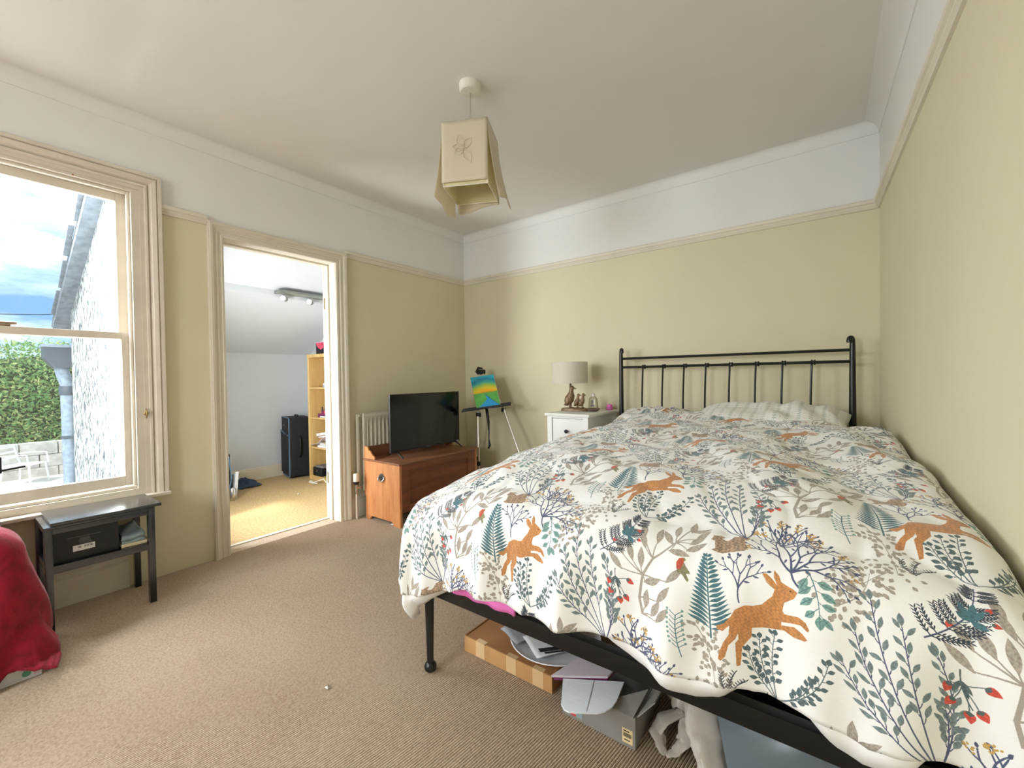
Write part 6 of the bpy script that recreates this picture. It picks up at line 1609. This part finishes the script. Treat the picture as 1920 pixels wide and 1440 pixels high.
# hedge
def hedge():
    t = Thing('hedge', 'tall dense green hedge of small glossy leaves beyond the terrace', 'hedge', (-12.0, 1.5, GZ))
    mb = MB()
    mb.grid(lambda u, v: (-12.0 - 0.9 * (v - 0.5) ** 2 + 0.18 * fbm(u * 14, v * 6, 1.0), -3.5 + 10 * u, GZ - 0.1 + (2.15 + 0.2 * fbm(u * 9, 0.3, 5.0)) * v), 60, 16)
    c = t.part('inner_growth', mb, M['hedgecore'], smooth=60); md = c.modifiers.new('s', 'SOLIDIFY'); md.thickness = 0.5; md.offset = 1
    def leaves(n, seed, name, m, yr):
        g = np.random.default_rng(seed)
        y = g.uniform(*yr, n); z = GZ + g.uniform(0.12, 2.36, n) ** 1.0; x = -11.82 + g.normal(0, 0.10, n) - 0.35 * np.clip(z - 1.2, 0, 2) ** 1.5
        c = np.stack([x, y, z], 1)
        a = g.normal(0, 1, (n, 3)); a[:, 0] *= 0.5; a /= np.linalg.norm(a, axis=1)[:, None]
        b = np.cross(a, g.normal(0, 1, (n, 3)) + np.array([2.0, 0, 1.0])); b /= np.linalg.norm(b, axis=1)[:, None]
        nn = np.cross(a, b); L = g.uniform(0.030, 0.052, n)[:, None]; W = L * 0.36
        v = np.stack([c - a * L, c + b * W + nn * 0.008, c + a * L, c - b * W + nn * 0.008], 1).reshape(-1, 3)
        f = np.arange(4 * n).reshape(-1, 4)
        me = bpy.data.meshes.new(name); me.from_pydata(v.tolist(), [], f.tolist()); me.materials.append(m)
        me.transform(Matrix.Translation(-Vector((-12.0, 1.5, GZ))))
        o = bpy.data.objects.new(name, me); COL.objects.link(o); o.parent = t.o; o['kind'] = 'stuff'
    leaves(17000, 1, 'green_leaves', M['leaf1'], (-3.2, 6.2))
    leaves(8000, 2, 'yellow_green_leaves', M['leaf2'], (-3.2, 6.2))
    mb = MB()
    for i in range(26):
        y = -2.8 + i * 0.34 + rng.uniform(-0.1, 0.1); h = rng.uniform(0.15, 0.4)
        mb.tube([(-12.3, y, 1.75), (-12.28 + rng.uniform(-.1, .1), y + rng.uniform(-.06, .06), 1.75 + h * 0.6), (-12.25, y + rng.uniform(-.12, .12), 1.85 + h)], [0.008, 0.005, 0.002], 5)
        for k in range(6):
            q = Vector((-12.26 + rng.uniform(-.05, .05), y + rng.uniform(-.1, .1), 1.8 + h * rng.uniform(0.2, 1)))
            mb.quad([q, q + Vector((0.0, 0.02, 0.015)), q + Vector((0, 0.06, 0.03)), q + Vector((0.01, 0.03, 0.0))])
    o = t.part('top_shoots', mb, M['leaf1']); o['kind'] = 'stuff'
hedge()

# rainwater goods at the corner of the roughcast wall
dp = Thing('downpipe', 'grey rainwater downpipe with a square hopper at the roughcast corner', 'pipe', (-5.55, 0.70, GZ))
dp.part('hopper', MB().prism([(-0.11, 1.44), (0.11, 1.44), (0.11, 1.33), (0.05, 1.24), (-0.05, 1.24), (-0.11, 1.33)], lambda a, z: (-5.55 - 0.09, 0.672 + a, z), lambda a, z: (-5.55 + 0.07, 0.672 + a, z)), M['pipedark'])
dp.part('hopper_rim', MB().box((-5.65, 0.552, 1.425), (-5.47, 0.792, 1.45), 0.004), M['pipe'])
dp.part('offset_bend', MB().tube([(-5.55, 0.672, 1.26), (-5.55, 0.680, 1.20), (-5.55, 0.706, 1.10), (-5.55, 0.712, 1.04)], 0.047, 18), M['pipe'])
dp.part('socket', MB().lathe([(0.058, -0.04), (0.060, -0.03), (0.060, 0.03), (0.058, 0.04)], (-5.55, 0.712, 1.04), 20), M['pipedark'])
dp.part('main_pipe', MB().tube([(-5.55, 0.712, 1.02), (-5.55, 0.716, 0.6), (-5.55, 0.720, GZ + 0.0)], 0.052, 20), M['pipe'])
for z in (0.62,):
    dp.part('pipe_clip', MB().lathe([(0.056, -0.012), (0.060, -0.01), (0.060, 0.01), (0.056, 0.012)], (-5.55, 0.716, z), 20).box((-5.50, 0.71, z - 0.012), (-5.452, 0.75, z + 0.012)), M['pipedark'])
solo('overhead_wire', 'thin dark overhead wire sagging across the sky', 'wire', MB().tube([(-15 , -6, 2.2), (-13, -1.5, 2.28), (-12, 1.2, 2.42), (-11, 4, 2.75), (-10, 8, 3.2)], 0.008, 6), M['wire'])
